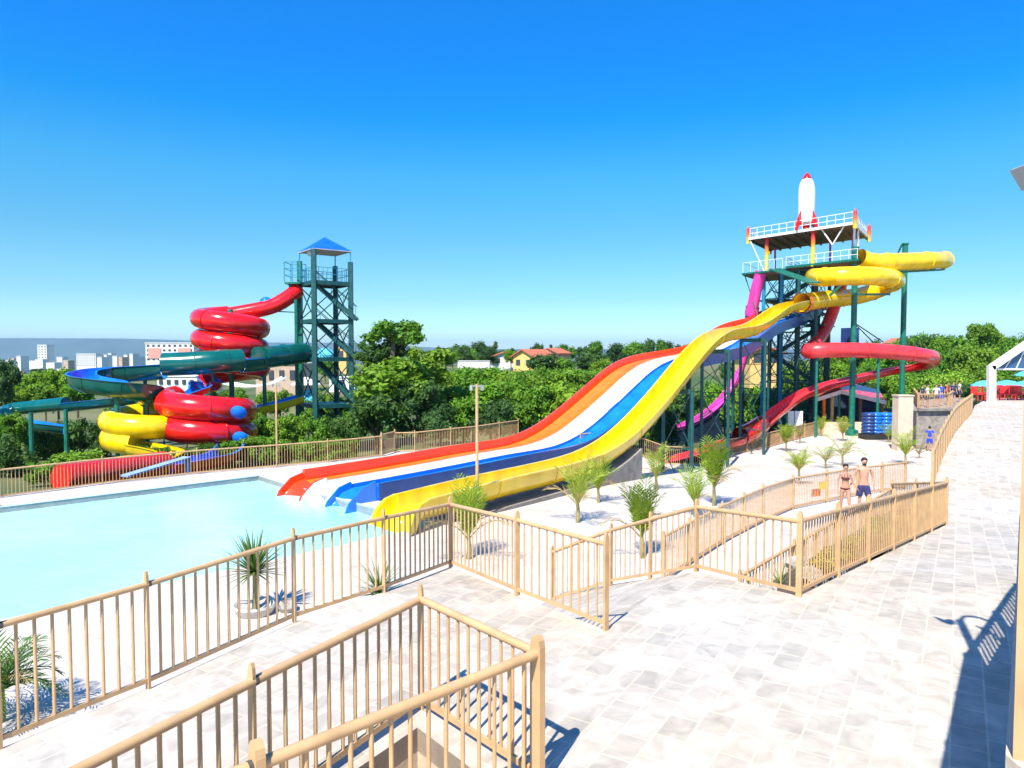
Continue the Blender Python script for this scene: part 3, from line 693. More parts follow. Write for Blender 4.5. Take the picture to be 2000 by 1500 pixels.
# roof posts, painted red to yellow
for a, b, full in ((.83, .06, 1), (.36, .03, 1), (.9, .75, 0), (.33, .85, 0), (.07, .55, 0)):
    w = MB(); p = tw(a, b, 0); w.tube([Vector((p.x, p.y, CZ+ZP)), Vector((p.x, p.y, CZ+ZR))], .17 if full else .1, 10)
    o = w.build('roof_post', M['flame'] if full else M['magenta'], rt, True)
    o.location = Vector((p.x, p.y, CZ+ZP+1.3))-origin_of(rt)
    for v in o.data.vertices: v.co -= o.location
for a, b in ((.0, .1), (0, .35)):
    w = MB(); w.tube([tw(a, b, ZP-.2), tw(a, b, ZR)], .09, 8); w.build('roof_post', M['white'], rt, True)
w = MB(); p = tw(.18, .02, ZR); 
w.tube([tw(.28, .02, ZR), tw(.18, .02, ZR-1.4)], .06, 6); w.build('brace', M['white'], rt)
w = MB(); w.tube([tw(.08, .02, ZR), tw(.18, .02, ZR-1.4)], .06, 6); w.build('brace', M['white'], rt)
w = MB(); w.tube([tw(1.0, .0, ZR), tw(.84, .0, ZP)], .05, 6); w.build('brace', M['white'], rt)
w = MB(); w.tube([tw(1.05, 0, ZP-.2), tw(.86, 0, ZP-5)], .05, 6); w.build('brace', M['steel'], rt)
for a, b in ((1.02, .0), (-.02, -.02), (-.02, 1.02), (1.02, 1.02)):
    p = tw(a, b, ZR-.35); w = MB(); w.lathe([(.16, 0), (.17, .9), (.15, 1.3), (.02, 1.6)], (0, 0, 0), 10); o = w.build('corner_post', M['flame'], None, True); o.parent = rt; o.location = p-origin_of(rt)
# legs
LA = (.33, .5, .67, .86); LB = (.08, .85)
zg = -8.2
for a in LA:
    for b in LB:
        w = MB(); w.tube([tw(a, b, zg), tw(a, b, ZP-.1)], .17, 8); w.build('leg', M['steelb' if (a > .6 and b < .5) else 'steeld'], rt, True)
w = MB(); w2 = MB(); lv = [zg, -5.2, -2.6, 0, 2.5, 4.9, ZP-.2]
for i in range(len(lv)-1):
    z0, z1 = lv[i], lv[i+1]
    for b in LB:
        for j in range(3):
            a, c = LA[j], LA[j+1]
            w.bar(tw(a, b, z0), tw(c, b, z1), .055); w.bar(tw(a, b, z1), tw(c, b, z0), .055); w.bar(tw(a, b, z1), tw(c, b, z1), .10)
    for a in (LA[0], LA[-1]):
        w.bar(tw(a, .08, z0), tw(a, .85, z1), .055); w.bar(tw(a, .08, z1), tw(a, .85, z0), .055)
    for a in LA: w.bar(tw(a, .08, z1), tw(a, .85, z1), .10)
w.build('cross_bracing', M['steeld'], rt)
# stair flights zigzag between the legs
for i in range(len(lv)-1):
    z0, z1 = lv[i], lv[i+1]; a0, a1 = (.35, .84) if i % 2 == 0 else (.84, .35); b = .3 if i % 2 == 0 else .6; w = MB()
    for db in (-.07, .07): w.bar(tw(a0, b+db, z0), tw(a1, b+db, z1), .05, .22); w.bar(tw(a0, b+db, z0+1), tw(a1, b+db, z1+1), .04)
    for k in range(12):
        f = k/11; p = tw(a0+(a1-a0)*f, b, z0+(z1-z0)*f); q1 = tw(a0+(a1-a0)*f, b-.07, z0+(z1-z0)*f); q2 = tw(a0+(a1-a0)*f, b+.07, z0+(z1-z0)*f); w.bar(q1, q2, .26, .04)
        for db in (-.07, .07):
            if k % 3 == 0: w.bar(tw(a0+(a1-a0)*f, b+db, z0+(z1-z0)*f), tw(a0+(a1-a0)*f, b+db, z0+(z1-z0)*f+1), .03)
    w.build('stair_flight', M['steeld'], rt)
    slab('landing', a1-.09, a1+.09, .15, .8, z1-.12, .1, M['steeld'])
w = MB(); w.bar(tw(.72, -.02, ZP+.05), at(1590, 552, 56.5), 1.1, .1); w.build('sloping_panel', M['steel'], rt)
w = MB(); w.box(tw(.06, .4, 1.4), (1.0, 1.0, 1.5), .3); w.build('blue_cabin', M['navy'], rt)
w = MB(); w.bar(tw(.33, .2, .4), tw(.06, .4, .6), .9, .12); w.build('cabin_walkway', M['steeld'], rt)
# intermediate start platform of the racing slide
q = O2+u2*(T1+1.2)+v2*LW*1.5
stp = thing('start_platform', 'steel start platform at the head of the racing slide, beside the tower', 'platform', (q.x, q.y, CZ-8))
zt = racer_z(T1)
w = MB(); w.box((q.x, q.y, zt-.35), (5.0, 2.6, .2), math.atan2(v2.y, v2.x)); w.build('deck', M['steeld'], stp)
w = MB(); w.box((q.x+u2.x*.3, q.y+u2.y*.3, zt+.6), (5.0, .08, 1.2), math.atan2(v2.y, v2.x)); w.build('orange_back_panel', M['orange'], stp)
for s in (-1, 1):
    for r in (-1, 1):
        p = q+v2*2.2*s+u2*1.1*r; w = MB(); w.tube([(p.x, p.y, CZ-9), (p.x, p.y, zt-.3)], .15, 8); w.build('leg', M['steeld'], stp, True)
w = MB()
for z in range(5):
    z0, z1 = CZ-8+2.0*z, CZ-6+2.0*z
    if z1 > zt: break
    for r in (-1, 1):
        p1 = q-v2*2.2+u2*1.1*r; p2 = q+v2*2.2+u2*1.1*r
        w.bar((p1.x, p1.y, z0), (p2.x, p2.y, z1), .06); w.bar((p1.x, p1.y, z1), (p2.x, p2.y, z0), .06); w.bar((p1.x, p1.y, z1), (p2.x, p2.y, z1), .08)
w.build('bracing', M['steel'], stp)
# two tall green columns
for px, Y, ytop, lab, arms in ((1665, 58.5, 482, 'nearer of the two tall green columns, standing left under the yellow tube loop', 1), (1761.5, 64, 475, 'farther of the two tall green columns, right of the other, carrying the outer tube loop', 0)):
    g = at(px, 760, Y); base = Vector((g.x, g.y, CZ-7.5)); tz_ = at(px, ytop, Y).z
    c = thing('support_column', lab, 'column', base, 'tall green slide columns')
    w = MB(); w.tube([base, Vector((g.x, g.y, tz_))], .23, 14); w.build('shaft', M['steel'], c, True)
    w = MB(); w.lathe([(.3, tz_-.12), (.3, tz_)], (g.x, g.y, 0), 14); w.build('cap', M['steel'], c)
    w = MB(); w.lathe([(.5, CZ-6.9), (.5, CZ-6.3), (.26, CZ-6.2)], (g.x, g.y, 0), 14); w.build('foot', M['steel'], c)
    if arms:
        for q2 in (at(1590, 588, 61), at(1738, 559, 63)):
            w = MB(); w.bar(Vector((g.x, g.y, at(px, 520+60, Y).z+(1.9 if q2.x < g.x else .2))), q2+Vector((0, 0, -.7)), .12, .18); w.build('arm', M['steel'], c)
        for q2 in (at(1725, 668, 61), at(1705, 668, 60)):
            w = MB(); w.tube([at(px, 628, Y), q2], .045, 6); w.build('stay_rod', M['steeld'], c)
    else:
        w = MB(); w.bar(at(px, 498, Y), at(1826, 520, 65.5)+Vector((0, 0, -.35)), .12, .2); w.build('arm', M['steel'], c)
        w = MB(); w.bar(at(px, 478, Y), at(1750, 502, 68), .1, .15); w.build('arm', M['steel'], c)
# ---- rocket
rk = thing('rocket', 'white model rocket with red nose and fins on the roof of the slide tower', 'rocket', (25.35, 62.3, CZ+ZR+.15))
ox, oy, oz = rk.location
w = MB(); w.lathe([(.40, .55), (.62, .75), (.69, 1.3), (.70, 3.1), (.66, 3.7), (.56, 4.15), (.40, 4.42)], (ox, oy, oz), 24); w.build('body', M['white'], rk, True)
w = MB(); w.lathe([(.405, 4.42), (.33, 4.62), (.2, 4.82), (.05, 4.98), (.01, 5.05)], (ox, oy, oz), 24); w.build('nose_cone', M['red'], rk, True)
for k in range(4):
    g = R(28+90*k); d = Vector((math.cos(g), math.sin(g), 0)); s_ = Vector((-d.y, d.x, 0))*.05; B = Vector((ox, oy, oz))
    out = [(.64, 1.75), (.95, 1.15), (1.25, .1), (1.12, .02), (.85, .5), (.45, .6)]
    w = MB(); n_ = len(out); w.add([B+d*r+Vector((0, 0, z))+s_ for r, z in out]+[B+d*r+Vector((0, 0, z))-s_ for r, z in out], [tuple(range(n_)), tuple(range(n_, 2*n_))[::-1]]+[(i, n_+i, n_+(i+1) % n_, (i+1) % n_) for i in range(n_)]); w.build('fin', M['red'], rk)
w = MB(); w.lathe([(.32, .12), (.26, .35), (.38, .56)], (ox, oy, oz), 16); w.build('engine_nozzle', M['red'], bpy.data.objects['body'], True)
# ================================================================== LEFT TOWER
C0 = Vector((-14.53, 56.0)); d1 = Vector((2.05, -.3)); d2 = Vector((-.3, -2.05))
lt = thing('slide_tower', 'slim dark green steel tower with a blue pyramid roof at the left', 'tower', (C0.x, C0.y, CZ-8))
cs = [C0+d1, C0+d2, C0-d1, C0-d2]
zt_ = [at(682, 512, cs[0].y).z, at(617, 486, cs[1].y).z, at(591, 510, cs[2].y).z, at(654, 520, cs[3].y).z]
for c_, z in zip(cs, zt_):
    w = MB(); w.box((c_.x, c_.y, (CZ-9+z)/2), (.34, .34, z-CZ+9)); w.build('leg', M['steel' if c_ is cs[2] else 'steeld'], lt)
ze = at(637, 492, 56).z; za = at(635, 463, 56).z
R1 = [C0+(c_-C0)*1.06 for c_ in cs]
w = MB(); w.add([(c_.x, c_.y, ze) for c_ in R1]+[(C0.x, C0.y, za)], [(0, 4, 1), (1, 4, 2), (2, 4, 3), (3, 4, 0)]+[]); rf = w.build('roof', M['roofblue'], lt)
w = MB(); w.add([(c_.x, c_.y, ze-.06) for c_ in R1]+[(c_.x, c_.y, ze-.002) for c_ in R1], [(0, 1, 2, 3)]+[(i, (i+1) % 4, 4+(i+1) % 4, 4+i) for i in range(4)]); w.build('ceiling', mat('pale_ceiling', (.5, .45, .5), .8), lt)
for c_ in (cs[0], cs[2], cs[3]):
    w = MB(); w.bar((c_.x, c_.y, ze), (c_.x, c_.y, ze-1.2), .07); w.build('roof_post', M['steelb'], lt)
w = MB(); w.box((C0.x-.9, C0.y-.5, ze-.22), (.5, .5, .3)); w.build('lamp_box', M['white'], lt)
def sq(w, z, ww, hh, k=1.0):
    q = [C0+(c_-C0)*k for c_ in cs]
    for i in range(4): w.bar((q[i].x, q[i].y, z), (q[(i+1) % 4].x, q[(i+1) % 4].y, z), ww, hh)
levels = [at(640, y, 56).z for y in (787, 698, 625, 552)]
for z in levels:
    w = MB(); q = [C0+(c_-C0)*1.02 for c_ in cs]; w.add([(c_.x, c_.y, z-.12) for c_ in q]+[(c_.x, c_.y, z) for c_ in q], [(0, 1, 2, 3), (7, 6, 5, 4)]+[(i, 4+i, 4+(i+1) % 4, (i+1) % 4) for i in range(4)])
    sq(w, z-.15, .14, .3, 1.03); w.build('floor', M['steeld'], lt)
w = MB()
for z in (levels[3],):
    for dz in (.5, 1.0): sq(w, z+dz, .04, .04, 1.0)
    for i in range(4):
        a, b = cs[i], cs[(i+1) % 4]
        for k in range(1, 8):
            q = a.lerp(b, k/8); w.bar((q.x, q.y, z), (q.x, q.y, z+1), .03)
w.build('railing', M['steelb'], lt)
allz = [CZ-8.5]+levels
w = MB()
for j in range(len(allz)-1):
    z0, z1 = allz[j], allz[j+1]-.3; zm = (z0+z1)/2
    for i in range(4):
        a, b = cs[i], cs[(i+1) % 4]
        w.bar((a.x, a.y, z0), (b.x, b.y, z1), .07); w.bar((a.x, a.y, z1), (b.x, b.y, z0), .07)
w.build('cross_bracing', M['steeld'], lt)
for j in range(len(allz)-1):
    z0, z1 = allz[j], allz[j+1]; s = 1
    A = Vector((at(690, 0, 55.3).x, 55.0, z0)); B = Vector((at(607, 0, 55.9).x, 55.3, z1)); w = MB()
    for dy in (0, .8): w.bar(A+Vector((0, dy, 0)), B+Vector((0, dy, 0)), .06, .28); w.bar(A+Vector((0, dy, 1)), B+Vector((0, dy, 1)), .05)
    for k in range(12): q = A.lerp(B, k/11); w.box(q+Vector((0, .4, 0)), (.26, .8, .04)); (k % 3 == 0) and w.bar(q, q+Vector((0, 0, 1)), .03)
    w.build('stair_flight', M['steeld'], lt)
# side balcony with light blue cage
bx = at(577, 552, 56); w = MB(); w.box((bx.x, bx.y, levels[3]-.1), (1.2, 1.6, .14)); balc = w.build('balcony', M['steel'], lt)
w = MB()
for dx in (-.6, 0, .6):
    for dy in (-.8, .8): w.bar((bx.x+dx, bx.y+dy, levels[3]), (bx.x+dx, bx.y+dy, levels[3]+1.5), .05)
for z in (.5, 1, 1.5):
    for dy in (-.8, .8): w.bar((bx.x-.6, bx.y+dy, levels[3]+z), (bx.x+.6, bx.y+dy, levels[3]+z), .04)
    for dx in (-.6,): w.bar((bx.x+dx, bx.y-.8, levels[3]+z), (bx.x+dx, bx.y+.8, levels[3]+z), .04)
w.build('balcony_cage', M['steelb'], balc)
w = MB(); w.bar((bx.x-.5, bx.y, levels[3]-.1), (cs[2].x, cs[2].y, levels[3]-3), .12); w.build('balcony_strut', M['steelb'], balc)
# ---- red spiral slide
def helix(cx, cy, r, z0, z1, turns, a0, n=20, sgn=1):
    m_ = int(abs(turns)*n); return [Vector((cx+r*math.cos(a0+sgn*2*math.pi*turns*i/m_), cy+r*math.sin(a0+sgn*2*math.pi*turns*i/m_), z0+(z1-z0)*i/m_)) for i in range(m_+1)]
red = thing('spiral_slide', 'glossy red spiral tube slide stacked in two coils left of the blue-roofed tower', 'water slide', at(430, 860, 46))
hA = at(450, 600, 52); hB = at(404, 800, 45.5)
zA0, zA1 = at(450, 606, 50).z, at(450, 738, 50).z
coilA = helix(hA.x, hA.y, 2.02, zA0, zA1, 3.25, R(80), sgn=1)
r0 = spline([at(582, 566, 56), at(560, 583, 55.3), at(535, 597, 54.8), at(505, 605, 54.4)]+coilA[2:4], 5)
zB0, zB1 = at(404, 781, 43).z, at(404, 862, 43).z
coilB = helix(hB.x, hB.y, 2.3, zB0, zB1, 1.75, R(150), sgn=1)
mid = spline([coilA[-2], coilA[-1], at(415, 748, 50.5), at(392, 745, 49), at(388, 757, 47.2)]+coilB[1:3], 5)
w = MB(); w.sweep(r0, tubeprof(.58)); w.build('entry_tube', M['red'], red, True, 50)
w = MB(); w.sweep(coilA[2:], tubeprof(.70)); w.build('upper_coil', M['red'], red, True, 50)
w = MB(); w.sweep(mid, uprof(1.3, .66)[0], mats=uprof(1.3, .66)[1]); w.build('open_link', [M['red'], M['blue']], red, True, 50)
w = MB(); w.sweep(coilB[1:], tubeprof(.80)); w.build('lower_coil', M['red'], red, True, 50)
for s_, rr_ in ((r0, .58), (coilA[2:], .70), (coilB[1:], .80)): flanges(red, s_, tubeprof(rr_), M['red'], 7, 1.05)
w = MB(); w.lathe([(.5, 0), (.42, .22), (.2, .36), (.02, .4)], at(520, 590, 54.8), 12); w.build('air_vent', M['blue'], red, True)
for (px_, py_) in ((466, 806), (470, 856)):
    c_ = at(px_, py_, 43.6); w = MB(); w.lathe([(.05, -.20), (.38, -.13), (.50, 0), (.38, .13), (.05, .20)], (0, 0, 0), 16)
    Q_ = Matrix.Rotation(R(-60), 3, 'X') @ Matrix.Rotation(0, 3, 'Y'); w.v = [Matrix.Rotation(R(-14), 3, 'Y') @ (Q_ @ v)+c_ for v in w.v]; w.build('open_section', M['blue'], red, True, 60)
ex = spline([coilB[-2], coilB[-1], at(440, 880, 41), at(395, 893, 38.5), at(330, 905, 36.2), at(262, 915, 34), at(200, 924, 32.2), at(150, 931, 31), at(118, 935, 30.3)], 6)
w = MB(); w.sweep(ex[:26], uprof(1.5, .75)[0], mats=uprof(1.5, .75)[1]); w.build('run_out', [M['red'], M['blue']], red, True, 40)
w = MB(); w.sweep(ex[25:], tubeprof(.66), scale=lambda t: 1-.35*max(0, t-.8)*5*max(0, t-.8)); w.build('end_tube', M['red'], red, True, 60)
for c_, r_ in ((hA, 2.0), (hB, 2.3)):
    w = MB(); w.tube([(c_.x, c_.y, CZ-9), (c_.x, c_.y, (zA0 if c_ is hA else zB0)+.2)], .18, 10); w.build('centre_post', M['steel'], red, True)
for px_, zy, Y_ in ((415, 712, 52.5), (516, 716, 52), (578, 585, 55)):
    p = at(px_, zy, Y_); w = MB(); w.tube([(p.x, p.y, CZ-9), p], .14, 8); w.build('leg', M['steel'], red, True)
p = at(578, 610, 55); w = MB(); w.bar(p, at(535, 608, 54.8), .08); w.build('bracket', M['steeld'], red)
# ---- green and blue slide
gs = thing('green_slide', 'dark green slide with a blue inside sweeping left from the tower and curling below', 'water slide', at(300, 740, 48))
gp = spline([at(594, 690, 55.0), at(560, 693, 53), at(520, 698, 50.8), at(470, 703, 49), at(420, 706, 48), at(370, 710, 47.6), at(320, 712, 47.4), at(270, 715, 47.2), at(215, 718, 46.8), at(175, 723, 45.6), at(158, 730, 44.6), at(170, 736, 43.4), at(210, 742, 42.9), at(255, 748, 43.1), at(286, 755, 44.2), at(292, 765, 45.9), at(262, 774, 47.6), at(215, 779, 48.6), at(165, 784, 49.4), at(112, 790, 50.2), at(62, 795, 51), at(22, 800, 51), at(8, 808, 49.6), at(30, 818, 48.2), at(80, 826, 47.8), at(128, 832, 48.2)], 6)
pg, mg = uprof(1.6, 1.0, .05, .06)
def part_sweep(name, pts, prof, mats_, mi_=None, ang=45, par=gs): w = MB(); w.sweep(pts, prof, mats=mi_); return w.build(name, mats_, par, True, ang)
tubeg = tubeprof(.78)
part_sweep('closed_tube', gp[:14], tubeg, M['green']); part_sweep('open_trough', gp[13:19], [(x*.9, z*.9) for x, z in pg], [M['green'], M['blue']], mg)
part_sweep('closed_tube', gp[18:37], tubeg, M['green']); part_sweep('open_bend', gp[36:93], pg, [M['green'], M['blue']], mg)
ps = [(x*.7, z*.6) for x, z in pg]
part_sweep('lower_trough', gp[92:113], ps, [M['green'], M['blue']], mg); part_sweep('lower_tube', gp[112:134], tubeprof(.46), M['green']); part_sweep('end_trough', gp[133:], ps, [M['green'], M['blue']], mg)
flanges(gs, gp[:37], tubeg, M['green'], 7, 1.06); flanges(gs, gp[36:93], pg, M['green'], 8, 1.04)
w = MB(); w.lathe([(.5, 0), (.42, .25), (.2, .4), (.02, .42)], at(566, 684, 54.5), 12); w.build('air_vent', M['blue'], gs, True)
for px_, py_, Y_ in ((417, 722, 51), (516, 712, 53.4), (227, 762, 42.9), (286, 765, 44.2), (283, 735, 48.6), (128, 800, 45), (236, 790, 47.2), (60, 806, 43.5)):
    p = at(px_, py_, Y_); w = MB(); w.tube([(p.x, p.y, CZ-9.5), p], .13, 8); w.build('leg', M['steel'], gs, True)
# ---- yellow spiral beside the red one
yl = thing('yellow_spiral_slide', 'yellow spiral slide partly hidden behind the red coils, ending by the far fence', 'water slide', at(290, 870, 42))
hy = at(288, 830, 44.5); z0_, z1_ = at(288, 812, 43).z, at(288, 868, 42).z
cy_ = helix(hy.x, hy.y, 1.95, z0_, z1_, 1.6, R(60))
pyel, myel = uprof(1.35, .8, .05, .06)
en = spline([at(586, 772, 54), at(555, 782, 53), at(520, 790, 52), at(480, 797, 51), at(430, 800, 50), at(370, 803, 48.5), at(320, 806, 47)]+[cy_[1], cy_[2]], 5)
part_sweep('entry_trough', en, [(x*.8, z*.8) for x, z in pyel], [M['yellow'], M['blue']], myel, par=yl)
part_sweep('coil', cy_[1:], tubeprof(.72), M['yellow'], par=yl)
exy = spline([cy_[-2], cy_[-1], at(330, 880, 40), at(318, 892, 38), at(290, 900, 36), at(250, 908, 34.5), at(225, 916, 33.5)], 5)
part_sweep('run_out', exy, pyel, [M['yellow'], M['yellow']], myel, par=yl)
flanges(yl, cy_[1:], tubeprof(.72), M['yellow'], 7, 1.05)
for px_, py_, Y_ in ((540, 800, 52.5), (460, 806, 50.5), (283, 790, 44.5)):
    p = at(px_, py_, Y_); w = MB(); w.tube([(p.x, p.y, CZ-9), p], .12, 8); w.build('leg', M['steel'], yl, True)
w = MB(); g_ = hit(240, 932, lambda a, b: CZ-5.2)
A = at(243, 930, 31.5); B = at(366, 893, 34.5); w.bar(A, B, .5, .08); w.bar(B, B+Vector((0, 0, -1.2)), .3, .06)
tag(w.build('chute', mat('pale_blue_plastic', (.25, .45, .7), .4)), 'narrow pale blue chute lying behind the far pool fence, in front of the red slide', 'chute')
# ================================================================== TREES
def crown_mesh(seed, nlobes, nleaf, leaf, flat=.8, lobe=(.3, .5), spread=.62, core=True, top=0):
    """a broad crown of leaf-sized faces on irregular lobes, unit radius, base of the crown at z=0"""
    rg = random.Random(seed); w = MB(); lobes = []
    for i in range(nlobes):
        for _ in range(20):
            a = rg.uniform(0, 2*math.pi); rr = spread*math.sqrt(rg.random()); z = rg.uniform(-.6, .75)*flat
            p = Vector((rr*math.cos(a)*math.sqrt(max(.1, 1-(z/flat)**2*.7)), rr*math.sin(a)*math.sqrt(max(.1, 1-(z/flat)**2*.7)), z))
            if all((p-q).length > .22 for q, _ in lobes): break
        lobes.append((p, rg.uniform(*lobe)))
    tot = sum(r*r for _, r in lobes)
    for p, r in lobes:
        n = int(nleaf*r*r/tot)
        if core:
            b = len(w.v); rows, cols = 4, 7; k = r*.68
            w.lathe([(k*math.sin(math.pi*(j+.5)/rows)*(1+.1*rg.uniform(-1, 1)), -k*math.cos(math.pi*(j+.5)/rows)*.8) for j in range(rows)], p, cols)
        for _ in range(n):
            d = Vector((rg.gauss(0, 1), rg.gauss(0, 1), rg.gauss(.15, 1))).normalized()
            rad = r*(rg.uniform(.66, 1.0) if rg.random() < .78 else rg.uniform(1.0, 1.38))
            c = p+Vector((d.x, d.y, d.z*.85))*rad
            nn = (d*.7+Vector((rg.gauss(0, .6), rg.gauss(0, .6), rg.gauss(.35, .5)))).normalized()
            a = nn.orthogonal().normalized(); bb = nn.cross(a); g = rg.uniform(0, 6.28); s = leaf*rg.uniform(.6, 1.3)
            x = (a*math.cos(g)+bb*math.sin(g))*s; y = (bb*math.cos(g)-a*math.sin(g))*s*.55
            w.add([c-x, c-y*.9+x*.1, c+x, c+y], [(0, 1, 2, 3)])
    for v in w.v: v.z += flat
    return w
def make_tree(name, seed, lm, nl=17, nleaf=2700, leaf=.08, flat=.8, th=.5, lobe=(.20, .40), spread=.74):
    t = thing(name, 'prototype', 'tree')
    crown_mesh(seed, nl, nleaf, leaf, flat, lobe, spread).build('crown', M[lm], t)
    rg = random.Random(seed+5)
    w = MB(); w.tube([(0, 0, -th-.5), (.02, .01, -th*.3), (0, .03, flat*.6), (.02, 0, flat)], .075, 7, r2=.03)
    for k in range(5):
        a = rg.uniform(0, 6.28); w.tube([(0, 0, rg.uniform(.0, .3)), (.2*math.cos(a), .2*math.sin(a), flat*.7), (.42*math.cos(a), .42*math.sin(a), flat*rg.uniform(.8, 1.3))], .035, 5, r2=.012)
    w.build('trunk', M['bark'], t, True)
    t['_k'] = 1
    return t
PROTO = {}
for key, args in dict(
    A=('broadleaf_tree', 1, 'leafA'), A2=('broadleaf_tree', 2, 'leafA', 22, 3000, .075, .95), B=('broadleaf_tree', 3, 'leafB', 19, 2900, .075, .9), B2=('broadleaf_tree', 4, 'leafB', 15, 2500, .08, .7),
    C=('broadleaf_tree', 5, 'leafC', 20, 2700, .075, .75), C2=('broadleaf_tree', 6, 'leafC', 17, 2700, .08, .9),
    D=('dry_tree', 7, 'leafD', 9, 1500, .08, .7), U=('umbrella_tree', 8, 'leafA', 13, 2600, .06, .30, 1.0, (.14, .26), .95),
    N=('conifer', 9, 'leafB', 10, 1600, .09, 1.5, .5, (.25, .36), .4)).items():
    PROTO[key] = make_tree(*args); PROTO[key].location = (0, -500, 0)
del_later = []
KIDS = {k: children(v) for k, v in PROTO.items()}
tree_rng = random.Random(42)
def tree(key, px, pytop, Y, wpx, label, group=None, pybot=None, sz=None):
    """crown as wide as wpx photo pixels at distance Y, top at pytop"""
    top = at(px, pytop, Y); r = wpx/2*Y/FPX
    if pybot is not None: hz = (at(px, pybot, Y)-top).length
    else: hz = r*1.7
    fl = {'A': .8, 'A2': .95, 'B': .9, 'B2': .7, 'C': .75, 'C2': .9, 'D': .7, 'U': .3, 'N': 1.5}[key]
    szz = hz/(2*fl+.25); cr = r/1.02
    o = dup(PROTO[key], (top.x, Y, top.z-hz*1.0), tree_rng.uniform(0, 6.28), (cr, cr, szz), label, group, KIDS[key])
    return o
rnd = random.Random(11)
ORD = 'first second third fourth fifth sixth seventh eighth ninth tenth eleventh twelfth thirteenth fourteenth fifteenth sixteenth seventeenth eighteenth nineteenth twentieth'.split()
def band(n, x0, x1, ytop, Y, wr, keys, label, group, jy=8, jY=3, pyb=None):
    """a row of individual trees; each label tells its order from the left in the row"""
    for i in range(n):
        px = x0+(x1-x0)*(i+rnd.uniform(.2, .8))/n; yt = (ytop(px) if callable(ytop) else ytop)+rnd.uniform(-jy, jy); YY = Y+rnd.uniform(-jY, jY)
        wpx = rnd.uniform(*wr)
        lab = (ORD[i]+' from the left, '+label) if 'row' in label else label
        tree(rnd.choice(keys), px, yt, YY, wpx, lab, group, pybot=(pyb if pyb is None else pyb+rnd.uniform(-6, 6)))
# --- individual trees near the left tower
tree('U', 767, 616, 49, 166, 'flat-topped umbrella tree rising highest above the grove right of the blue-roofed tower', pybot=672)
tree('B', 765, 648, 52, 90, 'dark tree crown directly under the flat-topped umbrella tree', pybot=740)
tree('B', 715, 662, 52, 62, 'small blue-green tree close to the right side of the blue-roofed tower', pybot=720)
tree('A2', 762, 682, 48, 176, 'large mid-green tree right of the blue-roofed tower, below the umbrella tree', pybot=800)
tree('B2', 735, 758, 45.5, 130, 'dusty dark bush-like tree at the foot of the blue-roofed tower', pybot=862)
tree('B', 826, 730, 47, 130, 'shaded dark tree just left of the thin lamp pole', pybot=862)
tree('A', 838, 664, 55, 130, 'tree on the shoulder of the grove, right of the umbrella tree', pybot=760)
tree('A', 905, 760, 49, 120, 'rounded bush-like tree behind the lamp pole', pybot=862)
tree('B2', 860, 795, 45, 80, 'low dark tree behind the fence left of the lamp pole', pybot=865)
tree('B2', 958, 770, 48, 100, 'grey-green tree just right of the lamp pole', pybot=855)
tree('A', 1010, 775, 50, 90, 'tree beside the orange slide where it starts to rise', pybot=850)
band(7, 830, 1110, lambda x: 735, 58, (80, 120), ('C', 'A', 'C2'), 'front row of the dense grove behind the orange slide', 'trees of the dense grove', 12, 3, 830)
band(9, 835, 1200, lambda x: 712, 72, (75, 110), ('C', 'C2', 'A'), 'middle row of the dense grove behind the orange slide', 'trees of the dense grove', 8, 4, 790)
band(11, 850, 1260, lambda x: 722-.02*(x-850), 95, (50, 80), ('C', 'A2', 'C2'), 'back row of the dense grove behind the orange slide', 'trees of the dense grove', 6, 5, 770)
band(8, 1060, 1340, lambda x: 690-(x-1060)*.03, 115, (55, 85), ('A2', 'A', 'B'), 'row of trees on the rise behind the racing slide', 'trees on the rise behind the racing slide', 6, 6, 745)
band(9, 840, 1010, lambda x: 676, 165, (26, 44), ('B', 'A2', 'B2'), 'low row of distant trees among the houses', 'low skyline trees', 5, 10, 715)
for i_, (px, y, wd) in enumerate(((858, 666, 10), (897, 668, 50), (936, 660, 46), (966, 656, 30), (1003, 672, 26), (1050, 665, 36), (1078, 664, 26), (1106, 666, 44), (1140, 672, 34), (1165, 660, 60), (1200, 664, 50), (1235, 661, 56), (1262, 655, 40), (1290, 656, 44), (1310, 660, 34), (1330, 668, 40), (1370, 672, 50), (1410, 680, 40))):
    tree('N' if wd < 32 else rnd.choice(('B', 'B2', 'A2')), px, y, 190+rnd.uniform(-12, 12), wd, ORD[i_]+' skyline tree from the left, counting right of the umbrella tree', 'skyline trees', pybot=712)
# vegetation seen through and behind the rocket tower
band(6, 1310, 1500, lambda x: 742, 80, (70, 100), ('A', 'B', 'C'), 'row of trees seen between the racing slide legs', 'trees seen under the slides', 10, 3, 850)
band(7, 1300, 1620, lambda x: 745, 76, (60, 90), ('B', 'A', 'A2'), 'shaded row of trees behind the rocket tower legs', 'trees behind the rocket tower', 8, 3, 850)
band(5, 1100, 1330, lambda x: 790, 57, (60, 80), ('A', 'C', 'B2'), 'row of leafy trees below the blue lane', 'trees below the racing slide', 10, 3, 870)
band(8, 1430, 1720, lambda x: 700, 105, (50, 75), ('A2', 'B', 'A'), 'far row of trees behind the rocket tower', 'trees behind the rocket tower', 8, 6, 780)
band(6, 1560, 1760, lambda x: 735, 78, (60, 90), ('B', 'A', 'B2'), 'dark row of trees under the red slide loop', 'trees under the red loop', 8, 3, 800)
band(9, 1620, 1850, lambda x: 664-(x-1620)*.07, 150, (45, 70), ('A2', 'B', 'A'), 'top row of trees on the left half of the hill', 'trees on the wooded hill', 6, 8, 740)
band(10, 1740, 2040, lambda x: 646-(x-1740)*.06+22*sm(x, 1955, 1990), 150, (50, 80), ('A', 'C', 'A2'), 'top row of trees on the right half of the hill', 'trees on the wooded hill', 6, 8, 735)
